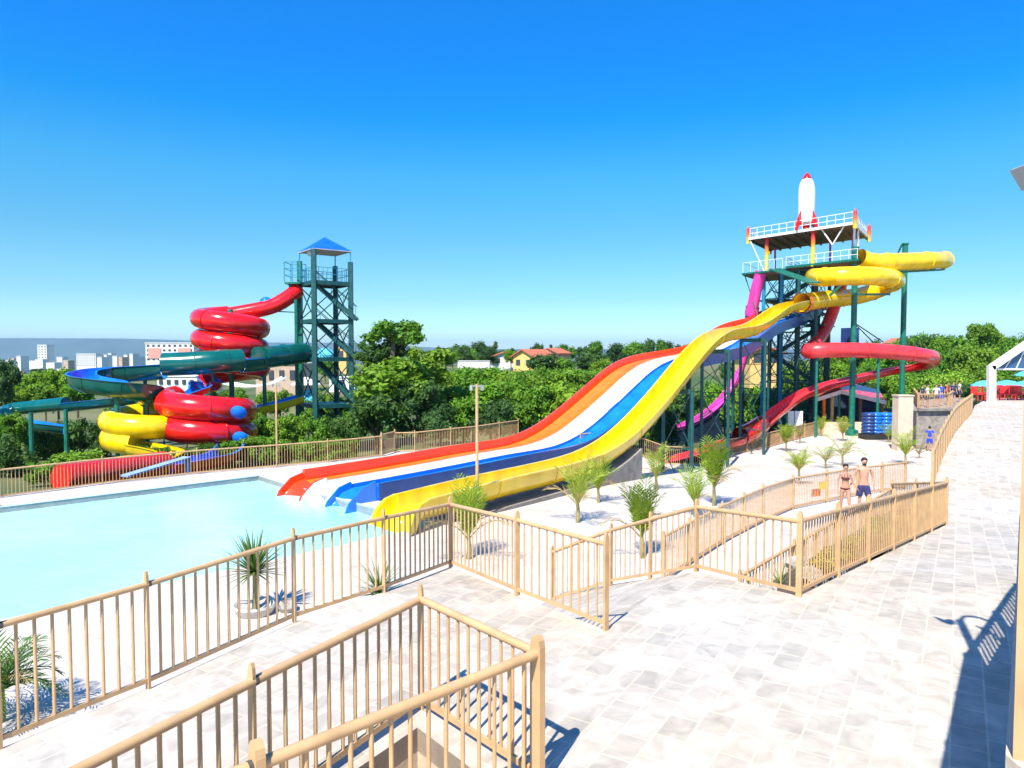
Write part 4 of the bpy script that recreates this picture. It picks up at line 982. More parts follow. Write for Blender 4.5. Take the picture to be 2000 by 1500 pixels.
band(10, 1700, 2050, lambda x: 676-(x-1700)*.05, 125, (60, 95), ('C', 'C2', 'A'), 'upper bright row on the slope of the wooded hill', 'bright trees on the wooded hill', 8, 6, 760)
band(9, 1700, 2060, lambda x: 712, 102, (70, 100), ('A', 'A2', 'C'), 'lower bright row on the slope of the wooded hill', 'bright trees on the wooded hill', 8, 5, 790)
band(7, 1730, 2060, lambda x: 738, 86, (70, 100), ('C', 'A', 'B2'), 'row of trees at the foot of the wooded hill', 'trees at the foot of the hill', 8, 3, 800)
tree('U', 1925, 626, 150, 80, 'dark flat-topped tree crowning the wooded hill', pybot=665)
tree('B', 1880, 745, 76, 75, 'rounded dark tree just left of the white canopy frame', pybot=800)
# --- left side
tree('B', 5, 690, 60, 60, 'dark tree at the left edge of the photo on the skyline', pybot=790)
tree('A', 112, 708, 62, 60, 'bushy tree just left of the green slide bend', pybot=780)
tree('C2', 150, 742, 58, 70, 'light green tree behind the left bend of the green slide', pybot=792)
band(6, 0, 110, lambda x: 718, 80, (40, 60), ('D', 'D', 'A2'), 'back row of dry greyish trees at the left', 'dry trees at the left', 6, 6, 770)
band(5, -10, 130, lambda x: 745, 62, (45, 65), ('D', 'A', 'D'), 'front row of dry greyish trees at the left', 'dry trees at the left', 8, 4, 800)
band(6, 0, 210, lambda x: 815, 50, (60, 85), ('B', 'B', 'A2'), 'row of dark trees below the green slide', 'dark trees below the green slide', 8, 2, 905)
tree('B2', 25, 835, 40, 100, 'dark tree behind the fence at the left edge', pybot=940)
tree('C', 22, 800, 45, 70, 'light green tree at the left edge below the green slide', pybot=860)
tree('C2', 150, 868, 36.5, 110, 'bright yellow-green bush behind the left end of the far pool fence', pybot=950)
tree('C2', 85, 893, 35.5, 70, 'bright low bush behind the fence, left of the red slide end', pybot=950)
band(6, 200, 420, lambda x: 770, 62, (45, 65), ('B', 'B2', 'A'), 'row of trees behind the spiral slides', 'trees behind the spiral slides', 6, 3, 850)
band(5, 395, 560, lambda x: 752, 70, (40, 60), ('A', 'C', 'A2'), 'row of trees between spiral slides and left tower', 'trees behind the spiral slides', 5, 4, 810)
band(6, 490, 700, lambda x: 800, 50, (55, 80), ('A', 'A2', 'B'), 'row of leafy bushes at the left tower foot', 'bushes at the foot of the left tower', 8, 1.5, 880)
band(7, 430, 700, lambda x: 848, 44, (50, 70), ('C', 'A', 'C2'), 'row of bright bushes behind the far pool fence', 'bushes behind the far fence', 8, 1, 905)
band(5, 250, 470, lambda x: 862, 42, (50, 65), ('B2', 'A', 'B'), 'row of low bushes under the spiral slides', 'bushes under the spiral slides', 6, 1, 915)
band(5, 600, 700, lambda x: 760, 62, (45, 60), ('A', 'C', 'A2'), 'row of trees seen through the left tower legs', 'trees seen through the left tower', 6, 3, 850)
band(6, 150, 640, lambda x: 765, 95, (40, 60), ('A', 'D', 'A2'), 'distant row of bushes left of the left tower', 'distant bushes at the left', 5, 8, 800)
band(7, 0, 400, lambda x: 716, 330, (22, 34), ('B', 'A2', 'D'), 'row of tiny distant trees before the city', 'distant trees before the city', 3, 40, 735)
band(5, 600, 700, lambda x: 700, 190, (24, 36), ('B', 'A2'), 'distant row of trees behind the blue-roofed tower', 'skyline trees behind the left tower', 4, 10, 735)
for k, v in PROTO.items():
    for c in KIDS[k]: bpy.data.objects.remove(c)
    bpy.data.objects.remove(v)
# ================================================================== YOUNG PALMS
M['sheath'] = mat('palm_sheath', (.26, .22, .09), .8, .35, 8, .3)
M['palmd'] = leafmat('dark_palm_fronds', (.03, .10, .015), (.10, .22, .03), None, .2)
def palm(label, px, py, pytop, seed, H=Hd, width=1.0, stem=.28, n=13, lm='palm', up=.75, base=None, name='young_palm', group=None, spiky=False, cat='palm'):
    b = Vector(base) if base else hit(px, py, H); b = Vector((b.x, b.y, H(b.x, b.y)))
    h = (at(px, pytop, b.y).z-b.z); rg = random.Random(seed)
    root = thing(name, label, cat, b, group); L = h*(1-stem)*(1.32 if not spiky else .9)
    w = MB(); w.tube([b+Vector((0, 0, -.15)), b+Vector((.02, 0, h*stem*.5)), b+Vector((0, .02, h*stem+.08))], .06*h/2+.02, 8, r2=.035*h/2+.015); w.build('trunk', M['sheath'] if stem > .12 else M['palm'], root, True)
    w = MB(); wd = MB(); c0 = b+Vector((0, 0, h*stem))
    for i in range(n):
        az = i*2.4+rg.uniform(-.3, .3); f = (i+.5)/n; lean = (1-up)*((1.0+3.3*f) if not spiky else (.25+1.5*f)*1.8)*width; dry = (i >= n-2 and not spiky)
        ww = wd if dry else w
        if dry: lean = 1.5
        l = L*rg.uniform(.8, 1.05)*(1-.2*f)
        pts = []
        for k in range(8):
            t = k/7; a = lean*(.45+.9*t*t) if not spiky else lean*(.9+.15*t); a = min(a, 2.3)
            d = Vector((math.sin(a)*math.cos(az), math.sin(a)*math.sin(az), math.cos(a)))
            pts.append((pts[-1] if pts else c0)+d*(l/7 if pts else .02))
        if spiky:
            s0 = Vector((-math.sin(az), math.cos(az), 0)); b0 = len(ww.v)
            for k, p in enumerate(pts): ww.v += [p-s0*.022*(1-(k/7)**2)*h*.6-s0*.002, p+s0*.022*(1-(k/7)**2)*h*.6+s0*.002]
            for k in range(7): ww.face([b0+2*k, b0+2*k+1, b0+2*k+3, b0+2*k+2])
            continue
        ww.tube(pts, .016*h/2+.006, 4, r2=.004, cap=False)
        s0 = Vector((-math.sin(az), math.cos(az), 0))
        m_ = 17
        for k in range(2, m_):
            t = k/m_; x = t*7; j = min(int(x), 6); p = pts[j].lerp(pts[j+1], x-j); tan = (pts[j+1]-pts[j]).normalized(); nn = s0.cross(tan)
            ll = l*.34*math.sin(math.pi*(.12+.86*t))**.7*rg.uniform(.85, 1.1)
            for sd_ in (-1, 1):
                d = (s0*sd_*.75+tan*.75-nn*rg.uniform(-.1, .3)).normalized(); e = tan*.020*h*.8
                tip = p+d*ll+Vector((0, 0, -.12*ll)); mid_ = p+d*ll*.5
                ww.add([p-e*.5, mid_-e*.8, tip, mid_+e*.8], [(0, 1, 2, 3)])
    w.build('fronds', M[lm], root)
    if wd.v: wd.build('dry_fronds', M['dryfrond'], root)
    return root
palm('palm with dark upright fronds behind the corner of the pool railing', 915, 1092, 955, 1, up=.80, n=14)
palm('tallest slender palm on the white court, nearest the yellow slide', 1128, 1020, 905, 2, up=.72, n=11)
palm('palm just right of the slender one, closer to the yellow slide plinth', 1168, 982, 898, 3, up=.70, n=12)
palm('full fan-shaped palm with a golden dry frond, behind the ramp railing', 1253, 1090, 955, 4, up=.82, n=18, width=.9)
palm('open V-shaped palm by the lower red slide', 1281, 957, 876, 5, up=.72, n=9)
palm('pale green palm standing behind the corner post of the ramp railing', 1357, 1010, 918, 6, up=.72, n=12)
palm('tall bushy palm right behind the pale green one', 1394, 988, 872, 7, up=.82, n=17, width=.9)
palm('olive bushy palm behind the close-barred fence, left of the woman', 1560, 945, 880, 8, up=.62, n=16, stem=.4)
palm('palm with spread fronds directly behind the woman', 1612, 915, 868, 9, up=.6, n=9, width=1.2)
palm('widest palm with outstretched fronds behind the couple', 1645, 910, 845, 10, up=.50, n=9, width=1.25, stem=.3)
palm('palm in front of the red tunnel mouth', 1470, 880, 836, 11, up=.66, n=12)
palm('dense upright palm in front of the white panels', 1535, 882, 830, 12, up=.74, n=16)
palm('brownish thin palm right of the white panels', 1562, 866, 828, 13, up=.7, n=9, lm='leafD')
palm('small palm below the pavilion railing', 1603, 852, 815, 14, up=.7, n=11)
palm('broad palm below the near end of the pavilion', 1646, 862, 818, 15, up=.7, n=13)
palm('tiny palm in front of the stacked blue rings', 1711, 852, 826, 16, up=.65, n=10)
palm('small golden palm left of the stone retaining wall', 1735, 864, 828, 17, up=.66, n=10)
palm('leaning bright palm beside the person in blue', 1768, 908, 840, 18, up=.66, n=12)
palm('dry low palm in front of the stone retaining wall', 1795, 895, 868, 19, up=.5, n=8, lm='leafD')
pb = hit(498, 1197, Hd)
palm('spiky yucca on a thin stem growing in the grey bowl planter', 498, 1197, 1020, 20, lm='yucca', stem=.45, n=120, spiky=True, up=.42, name='yucca', cat='yucca', width=1.0)
palm('stemless spiky yucca hugging the plaza railing', 742, 1160, 1072, 21, lm='yucca', stem=.05, n=110, spiky=True, up=.25, name='yucca', cat='yucca')
palm('big dark green palm cut by the left edge of the photo', 2, 1410, 1235, 22, up=.40, n=28, lm='palmd', stem=.35, width=1.2)
w = MB(); w.lathe([(.22, -.1), (.36, .02), (.42, .16), (.40, .2), (.36, .17), (.30, .12), (.1, .10)], pb, 24)
tag(w.build('bowl_planter', mat('pale_concrete', (.50, .48, .45), .8, .15, 6, .3), None, True, 30), 'round grey bowl planter at the foot of the yucca', 'planter')
w = MB(); w.lathe([(.13, -.02), (.2, .1), (.14, .22), (.03, .25)], pb+Vector((.62, .1, 0)), 10)
tag(w.build('garden_stone', M['rock'], None, True, 30), 'rounded pale stone lying right of the bowl planter', 'stone')
# sunken garden: bed, shrubs, rocks
bedp = [(f5a.x+.3, f5a.y-.2), (C1360[0]+.25, C1360[1]-.1), (C1560[0]+.05, C1560[1]+.12), (C1870[0]-.2, C1870[1]+.1), (C1742[0]-.2, C1742[1]-.4)]
def Hb(x, y):
    a = Vector((C1560[0], C1560[1])); d = (Vector((C1870[0], C1870[1]))-a).normalized(); s = (x-a.x)*d.y-(y-a.y)*d.x
    return CZ-3.75-.25*sm(y, 12, 18)-1.05*sm(-s, 0, 3.2)
sheet('planting_bed', bedp, Hb, M['soil'], (11, 12, 13, 14, 15, 16, 17, 18, 19, 20), (3.5, 4.5, 5.5, 6.5, 7.5, 8.5, 9.5, 10.5))
bedcurb = MB(); bedcurb.v = [Vector((x, y, Hb(x, y)-.002)) for x, y in bedp]+[Vector((x, y, CZ-6)) for x, y in bedp]
for i in range(5): bedcurb.face([i, (i+1) % 5, 5+(i+1) % 5, 5+i])
tag(bedcurb.build('bed_curb', M['cream']), kind='structure')
def shrub(label, px, py, wpx, hpx, lm, seed, H=Hb, n=900, leaf=.13, group=None):
    b = hit(px, py, H); r = wpx/2*b.y/FPX; h = hpx*b.y/FPX
    root = thing('shrub', label, 'shrub', b, group)
    w = crown_mesh(seed, 8, n, leaf, .8, (.28, .45), .6, core=True)
    for v in w.v: v.x = v.x*r+b.x; v.y = v.y*r+b.y; v.z = v.z*h/1.75+b.z-.05
    w.build('foliage', M[lm], root)
    w = MB(); w.tube([b+Vector((0, 0, -.1)), b+Vector((0, 0, h*.5))], .03, 6); w.build('stem', M['bark'], root)
    return root
shrub('yellow-green croton shrub in the sunken garden, nearest the plaza railing', 1612, 1118, 62, 62, 'croton', 31)
shrub('second yellow-green croton shrub farther along the sunken garden', 1662, 1094, 66, 60, 'croton', 32)
shrub('light green shrub halfway up the sunken garden', 1712, 1058, 66, 58, 'leafC', 33)
shrub('pale shrub near the far end of the sunken garden', 1770, 1032, 50, 34, 'croton', 34)
palm('small spiky plant at the front of the sunken garden, behind its low railing', 1462, 1142, 1105, 35, H=Hb, lm='yucca', stem=.05, n=34, spiky=True, up=.3, name='agave', cat='agave')
palm('spiky plant beside the front corner post of the sunken garden', 1523, 1142, 1090, 36, H=Hb, lm='yucca', stem=.05, n=34, spiky=True, up=.45, name='agave', cat='agave')
for i, (px, py, r, lab) in enumerate(((1582, 1132, .22, 'pale rock at the foot of the nearest croton shrub'), (1600, 1142, .16, 'small rock tucked behind the garden corner post'), (1555, 1108, .25, 'large rock in the middle of the sunken garden front'), (1640, 1132, .18, 'rock between the two croton shrubs'), (1500, 1158, .15, 'low rock under the garden front railing'))):
    b = hit(px, py, Hb); w = MB(); rg = random.Random(i); w.lathe([(r*.7, -.05), (r, r*.3), (r*.8, r*.7), (r*.3, r*.95)], b, 9)
    for v in w.v: v += Vector((rg.uniform(-1, 1), rg.uniform(-1, 1), rg.uniform(-1, 1)))*r*.18
    tag(w.build('rock', M['rock']), lab, 'rock')
shrub('little green plant inside the nearest planter pit', 805, 1492, 60, 60, 'leafC', 40, H=lambda x, y: CZ-4.6, n=300, leaf=.14)
# climbing ground cover and weeds beside the far fence
# ================================================================== BUILDINGS
def gable(name, label, px, pybase, Y, wm, dm, hm, rh, wallm, roofm, rz=0, wins=2, cat='house'):
    b = at(px, pybase, Y); root = thing(name, label, cat, b); Q = Matrix.Rotation(rz, 3, 'Z')
    def T(x, y, z): return b+Q@Vector((x, y, z))
    w = MB(); x, y = wm/2, dm/2
    w.add([T(-x, -y, -3), T(x, -y, -3), T(x, y, -3), T(-x, y, -3), T(-x, -y, hm), T(x, -y, hm), T(x, y, hm), T(-x, y, hm), T(0, -y, hm+rh), T(0, y, hm+rh)],
          [(0, 1, 5, 8, 4), (1, 2, 6, 5), (2, 3, 7, 9, 6), (3, 0, 4, 7)]); w.build('wall', wallm, root)
    w = MB(); e = .5
    for s in (-1, 1):
        p = [T(s*(x+e), -y-e, hm-e*rh/x), T(0, -y-e, hm+rh), T(0, y+e, hm+rh), T(s*(x+e), y+e, hm-e*rh/x)]
        w.add([q+Vector((0, 0, .02)) for q in p]+[q+Vector((0, 0, .2)) for q in p], [(0, 1, 2, 3), (4, 5, 6, 7), (0, 1, 5, 4), (1, 2, 6, 5), (2, 3, 7, 6), (3, 0, 4, 7)])
    w.build('roof', roofm, root)
    for i in range(wins):
        xx = -x+wm*(i+.5)/wins; w = MB(); w.box(T(xx, -y-.03, hm*.55), (1.0, .08, 1.1), rz); w.build('window', M['win'], root)
    return root
gable('house', 'yellow house with an orange tiled gable roof among the trees', 1043, 722, 140, 4.8, 7, 2.6, 1.2, M['wallyel'], M['roofred'], R(-38))
gable('house', 'low house with an orange roof left of the yellow one', 982, 712, 175, 7, 7, 1.8, 1.2, M['wallwhite'], M['roofred'], R(10))
gable('house', 'small house with a reddish roof right of the yellow one', 1082, 712, 165, 5, 6, 2.6, 1.0, M['pinkw'], M['roofred'], R(-30))
gable('house', 'cream house seen behind the left legs of the rocket tower', 1478, 712, 95, 4.0, 5, 1.6, .7, M['wallyel'], M['roofred'], R(5))
gable('house', 'small pale house on the rise behind the red slide', 1752, 690, 170, 3.4, 4, 2.5, .9, M['wallwhite'], M['roofred'], R(5), 1)
def block(name, label, px, y0, y1, wpx, Y, m, floors=4, cols=6, dep=12, parts=True, cat='building', group=None):
    t = at(px, y0, Y); g = at(px, y1, Y); wm = wpx*Y/FPX; h = t.z-g.z; root = thing(name, label, cat, (t.x, Y, g.z), group)
    w = MB(); w.box((t.x, Y+dep/2, g.z+h/2-h*.5), (wm, dep, h*2)); w.build('wall', m, root)
    w = MB(); w.box((t.x, Y+dep/2, t.z+h*.03), (wm*1.02, dep*1.04, h*.05)); w.build('roof', M['wallwhite'], root)
    if parts:
        for i in range(floors):
            for j in range(cols):
                w = MB(); w.box((t.x-wm/2+wm*(j+.5)/cols, Y-.05, g.z+h*(i+.5)/floors), (wm/cols*.45, .3, h/floors*.45)); w.build('window', M['win'], root)
    return root
block('apartment_block', 'white apartment block with pink wall bands left of the red spiral', 331, 671, 706, 94, 620, M['wallwhite'], 4, 9, 25)
w = MB(); a = at(331, 690, 619.5)
for s in (-1, 1):
    w = MB(); w.box((a.x+s*13, 619.6, a.z), (11, .5, 9)); w.build('pink_band', M['pinkw'], bpy.data.objects['apartment_block'])
block('round_tower_block', 'cream tower block standing highest in the far city', 82, 675, 705, 18, 1100, M['wallwhite'], 6, 3, 18)
block('apartment_block', 'long white apartment row left of the city centre', 168, 692, 716, 38, 950, M['wallwhite'], 5, 8, 20)
city = random.Random(5)
for i, (px, y0, wp) in enumerate(((14, 696, 9), (22, 692, 12), (36, 688, 10), (60, 697, 30), (76, 694, 18), (98, 700, 20), (116, 690, 14), (128, 696, 12), (194, 690, 11), (205, 686, 9), (214, 683, 8), (224, 688, 11), (235, 690, 9), (245, 686, 9), (256, 684, 8), (266, 689, 10), (276, 692, 9))):
    block('apartment_block', ORD[min(i, 19)]+' small pale block from the left in the far city', px, y0+8, 714, wp*.8, 900+city.uniform(-60, 250), city.choice((M['wallwhite'], M['wallwhite'], M['wallwhite'], M['wallwhite'], M['wallsand'])), 3, 2, 15, parts=False, group='blocks of the far city')
block('hall', 'sandy brown hall behind the legs of the green slide', 540, 712, 752, 82, 150, M['wallsand'], 1, 4, 14)
block('hall', 'long low white building behind the green and red slides', 352, 736, 756, 90, 150, M['wallwhite'], 1, 6, 10)
block('hall', 'low white wall-like building in front of the skyline trees', 925, 705, 712, 62, 150, M['wallwhite'], 1, 4, 6, parts=False)
block('hut', 'yellow hut seen between the legs of the blue-roofed tower', 665, 678, 704, 22, 170, M['wallyel'], 1, 1, 4)
block('hall', 'pale building seen low behind the blue-roofed tower', 668, 738, 752, 50, 130, M['wallwhite'], 1, 3, 6)
# white parasol-roofed kiosk with blue base left of the tower foot
b = at(598, 782, 70); kk = thing('kiosk', 'white-roofed kiosk with bright blue sides near the foot of the left tower', 'kiosk', b)
w = MB(); w.lathe([(1.5, 1.55), (1.45, 1.62), (.1, 2.3)], b, 8); w.build('roof', M['white'], kk)
w = MB(); w.box(b+Vector((.3, 0, .5)), (1.3, 1.2, 1.0)); w.build('blue_base', M['umb'], kk)
for sx in (-1, 1): w = MB(); w.bar(b+Vector((sx, 0, 0)), b+Vector((sx, 0, 1.6)), .1); w.build('post', M['steel'], kk)
b = at(635, 700, 120); w = MB(); w.lathe([(1.5, 0), (1.6, .6), (1.2, 1.3), (.5, 1.7), (.05, 1.8)], b, 14)
tag(w.build('play_dome', M['umb'], None, True), 'bright blue dome of a distant water playground behind the left tower', 'play dome')
# distant pale waterslide chute far behind
cp = spline([at(430, 745, 110), at(455, 752, 108), at(490, 756, 106), at(530, 750, 106), at(556, 738, 107)], 5)
w = MB(); w.sweep(cp, [(-1, .3), (-1, 0), (1, 0), (1, .3), (.9, .3), (.9, .08), (-.9, .08), (-.9, .3)]); tag(w.build('distant_chute', M['whites']), 'pale curved chute far behind the red spiral coils', 'chute')
# ================================================================== PEOPLE
def skinned(name, verts, edges, radii, m, parent, root=0, sub=2, loc=(0, 0, 0)):
    me = bpy.data.meshes.new(name); me.from_pydata([Vector(v) for v in verts], edges, []); o = bpy.data.objects.new(name, me); COL.objects.link(o)
    o.modifiers.new('s', 'SKIN'); sv = me.skin_vertices[0].data
    for i, r in enumerate(radii): sv[i].radius = r if isinstance(r, tuple) else (r, r)
    sv[root].use_root = True; o.modifiers.new('u', 'SUBSURF').levels = sub; o.modifiers['u'].render_levels = sub
    me.materials.append(m); o.parent = parent
    dg = bpy.context.evaluated_depsgraph_get(); me2 = bpy.data.meshes.new_from_object(o.evaluated_get(dg)); o.modifiers.clear(); o.data = me2
    me2.polygons.foreach_set('use_smooth', [True]*len(me2.polygons)); return o
def person(label, pos, yaw, h, skin, kind, stride=.12, fem=False, armL=None, armR=None, group=None):
    root = thing('person', label, 'person', pos, group); root.rotation_euler = (0, 0, yaw); k = h/1.8; root.scale = (k, k, k)
    sw = .165 if fem else .20; hp = .105 if fem else .095
    V = [(0, 0, .95), (0, 0, 1.10), (0, 0, 1.28), (0, .01, 1.43), (0, 0, 1.53), (0, -.015, 1.61), (0, -.015, 1.69), (0, -.005, 1.76)]
    Rr = [(.135 if not fem else .15, .10), (.115 if not fem else .105, .085), (.155 if not fem else .125, .105), (.13 if not fem else .10, .09), .052, (.062, .072), (.075, .092), (.058, .07)]
    Ed = [(i, i+1) for i in range(7)]
    V.append((0, -.115, 1.655)); Rr.append(.014); Ed.append((6, 8))                       # nose
    for s in (-1, 1): V.append((s*.085, .0, 1.665)); Rr.append((.012, .022)); Ed.append((6, len(V)-1))   # ears
    for s, arm in ((-1, armL), (1, armR)):
        el, wr, hd = arm if arm else ((s*(sw+.075), .04, 1.16), (s*(sw+.09), -.05, .91), (s*(sw+.09), -.08, .84))
        i0 = len(V); V += [(s*sw, .01, 1.43), el, wr, hd]; Rr += [.05 if not fem else .04, .038 if not fem else .032, (.026, .022), (.034, .016)]
        Ed += [(3, i0), (i0, i0+1), (i0+1, i0+2), (i0+2, i0+3)]
        H_ = Vector(hd); D = (Vector(hd)-Vector(wr)).normalized(); side = Vector((0, 1, 0)) if abs(D.z) > .5 else Vector((0, 0, 1))
        for f, ln in ((-.024, .062), (-.008, .074), (.008, .07), (.022, .056)):
            b0 = H_+side*f+D*.03; m1 = b0+D*ln*.5; t1 = m1+D*ln*.5+Vector((-s*.012, 0, 0)); i1 = len(V)
            V += [tuple(b0), tuple(m1), tuple(t1)]; Rr += [.009, .008, .006]; Ed += [(i0+3, i1), (i1, i1+1), (i1+1, i1+2)]
        th = H_-side*.03-D*.01; i1 = len(V); V += [tuple(th), tuple(th-side*.014+D*.035)]; Rr += [.011, .008]; Ed += [(i0+3, i1), (i1, i1+1)]
    feet = []
    for s in (-1, 1):
        st = stride*s; i0 = len(V)
        V += [(s*hp, 0, .88), (s*(hp+.01), -st*.5-.03, .50), (s*(hp+.01), -st, .09), (s*(hp+.02), -st-.14, .03)]; Rr += [.088 if not fem else .092, .055, .036, (.042, .024)]
        Ed += [(0, i0), (i0, i0+1), (i0+1, i0+2), (i0+2, i0+3)]; feet.append(st)
    # heels
    skinned('body', V, Ed, Rr, skin, root)
    # hair: cap over the skull, long or short
    w = MB(); n, m_ = 12, 7; c = Vector((0, .0, 1.70))
    for j in range(m_):
        ph = math.pi*.62*j/(m_-1)
        for i in range(n):
            a = 2*math.pi*i/n; front = max(0, -math.sin(a)); drop = 1-.45*front if j > 2 else 1
            w.v.append(c+Vector((.098*math.sin(ph)*math.cos(a), .115*math.sin(ph)*math.sin(a)+.008, .108*math.cos(ph*drop))))
    for j in range(m_-1):
        for i in range(n): w.face([j*n+i, j*n+(i+1) % n, (j+1)*n+(i+1) % n, (j+1)*n+i])
    def child(w, name, m): 
        me = bpy.data.meshes.new(name); me.from_pydata(w.v, [], w.f); me.materials.append(m); me.polygons.foreach_set('use_smooth', [True]*len(me.polygons)); o = bpy.data.objects.new(name, me); COL.objects.link(o); o.parent = root; return o
    child(w, 'hair', M['hair'])
    if fem and kind == 'bikini':
        w = MB(); w.lathe([(.035, 0), (.05, -.1), (.035, -.24), (.01, -.3)], (0, .1, 1.66), 10); child(w, 'ponytail', M['hair'])
    for s in (-1, 1):
        w = MB(); w.lathe([(.002, -.011), (.011, -.005), (.011, .005), (.002, .011)], (s*.03, -.1, 1.685), 8); child(w, 'eye', M['hair'])
    if kind in ('shorts', 'blue'):
        mm = M['shorts'] if kind == 'shorts' else M['bluecloth']
        V = [(0, 0, .97), (0, 0, .90)]; Rr = [(.155, .12), (.15, .125)]; Ed = [(0, 1)]
        for s in (-1, 1):
            st = stride*s; i0 = len(V); V += [(s*.105, -.0, .80), (s*.125, -st*.32-.02, .60), (s*.128, -st*.36-.02, .56)]; Rr += [.108, .105, .10]; Ed += [(1, i0), (i0, i0+1), (i0+1, i0+2)]
        skinned('shorts', V, Ed, Rr, mm, root)
    if kind in ('blue', 'white', 'red', 'dark'):
        mm = {'blue': M['bluecloth'], 'white': M['whitecloth'], 'red': M['redcloth'], 'dark': M['shorts']}[kind]
        V = [(0, 0, .92), (0, 0, 1.10), (0, 0, 1.28), (0, .01, 1.43), (0, 0, 1.47), (-sw, .01, 1.43), (sw, .01, 1.43), (-sw-.04, .03, 1.27), (sw+.04, .03, 1.27)]
        skinned('shirt', V, [(0, 1), (1, 2), (2, 3), (3, 4), (3, 5), (3, 6), (5, 7), (6, 8)], [(.155, .12), (.135, .105), (.17, .12), (.145, .105), .07, .065, .065, .055, .055], mm, root)
        if kind != 'blue':
            V = [(0, 0, .97), (0, 0, .90)]; Rr = [(.155, .12), (.15, .125)]; Ed = [(0, 1)]
            for s in (-1, 1):
                i0 = len(V); V += [(s*.105, 0, .80), (s*.12, -stride*s*.3, .58)]; Rr += [.105, .095]; Ed += [(1, i0), (i0, i0+1)]
            skinned('shorts', V, Ed, Rr, M['shorts'], root)
    if kind == 'bikini':
        w = MB(); w.lathe([(.131, 1.255), (.142, 1.28), (.142, 1.31), (.133, 1.335)], (0, 0, 0), 20)
        for v in w.v: v.y = v.y*.82-(.025 if v.y < 0 else 0)
        w.f = w.f[:-2]; child(w, 'bikini_top', M['bikini'])
        w = MB(); w.lathe([(.06, .84), (.13, .885), (.166, .93), (.166, .955)], (0, 0, 0), 20)
        for v in w.v: v.y *= .74
        w.f = w.f[:-2]; child(w, 'bikini_bottom', M['bikini'])
        for s in (-1, 1):
            w = MB(); w.tube([(s*.05, -.105, 1.33), (s*.045, -.06, 1.47), (s*.03, .04, 1.53)], .008, 5); child(w, 'strap', M['bikini'])
    if kind == 'shorts':
        w = MB(); w.lathe([(.02, -.045), (.05, -.03), (.062, .0), (.055, .02)], (0, -.045, 1.60), 12); child(w, 'beard', M['hair'])
    # move feet to the ground
    return root
def ground_at(px, py, Y, H=None):
    p = at(px, py, Y); return Vector((p.x, Y, H(p.x, Y) if H else p.z))
pm = ground_at(1686, 1000, 23.3); pm.z = Hd(pm.x, pm.y)+.02; pw = ground_at(1650, 1000, 23.2); pw.z = Hd(pw.x, pw.y)+.02
person('man with short dark hair and a beard in navy swim shorts, bare-chested, walking', pm, R(-12), 1.86, M['skin'], 'shorts', .10, armL=((-.26, .04, 1.2), (-.36, -.02, .98), (-.40, -.03, .92)))
person('woman in a dark red bikini with tied dark hair, walking beside the bearded man', pw, R(-16), 1.66, M['skin2'], 'bikini', .16, True, armR=((.23, .03, 1.18), (.34, -.02, .98), (.39, -.03, .92)))
pbm = ground_at(1815, 882, 49); pbm.z = Hd(pbm.x, pbm.y)+.02
person('person in blue shirt and blue shorts standing alone by the stone retaining wall', pbm, R(150), 1.72, M['skin2'], 'blue', .05)
# terrace beyond the stone wall with a few guests
def terr(x, y): return CZ-3.95
tp_ = [(28.3, 50.0), (31.0, 50.3), (33.0, 53.2), (40, 61.8), (35.5, 64), (31.8, 57)]
st = MB(); n_ = len(tp_); st.add([(x, y, terr(x, y)) for x, y in tp_]+[(x, y, CZ-7.4) for x, y in tp_], [tuple(range(n_))]+[(i, n_+i, n_+(i+1) % n_, (i+1) % n_) for i in range(n_)])
tag(st.build('stone_terrace', M['stone']), 'stone-faced terrace beside the walkway with guests on top', 'terrace')
w = MB()
for i in range(n_):
    a, b = Vector(tp_[i]), Vector(tp_[(i+1) % n_]); w.bar((a.x, a.y, terr(0, 0)+.01), (b.x, b.y, terr(0, 0)+.01), .5, .16)
tag(w.build('terrace_coping', M['concrete']), kind='structure')
for px, Y, kd, hh, lab, sk in ((1812, 52, 'white', 1.7, 'guest in a white shirt on the stone terrace, left one with dark hair', 'skin2'), (1829, 52.6, 'white', 1.65, 'guest in white beside the terrace post', 'skin'), (1850, 55, 'red', 1.7, 'guest in a red top at the far end of the stone terrace', 'skin2'), (1862, 56.5, 'dark', 1.7, 'guest in dark clothes at the far right of the stone terrace', 'skin')):
    p = at(px, 760, Y); person(lab, (p.x, Y, terr(0, 0)+.03), R(city.uniform(-60, 60)), hh, M[sk], kd, .04)
for px, Y, kd, hh, lab, sk in ((1802, 53.5, 'dark', 1.6, 'small guest in dark clothes at the far left of the stone terrace', 'skin2'), (1838, 54, 'blue', 1.68, 'guest in blue clothes in the middle of the stone terrace', 'skin'), (1874, 58, 'white', 1.72, 'guest in white at the far end of the walkway fence', 'skin2')):
    p = at(px, 760, Y); person(lab, (p.x, Y, terr(0, 0)+.03), R(city.uniform(-90, 90)), hh, M[sk], kd, .06)
fence([(28.6, 50.4, terr(0, 0)), (31.9, 56.8, terr(0, 0))], 'short railing on the left rim of the stone terrace', bay=1.3, sp=.14)
fence([(28.6, 50.25, terr(0, 0)), (30.9, 50.6, terr(0, 0)), (33.0, 53.6, terr(0, 0))], 'railing on the right rim of the stone terrace, beside the walkway', bay=1.4, sp=.13)
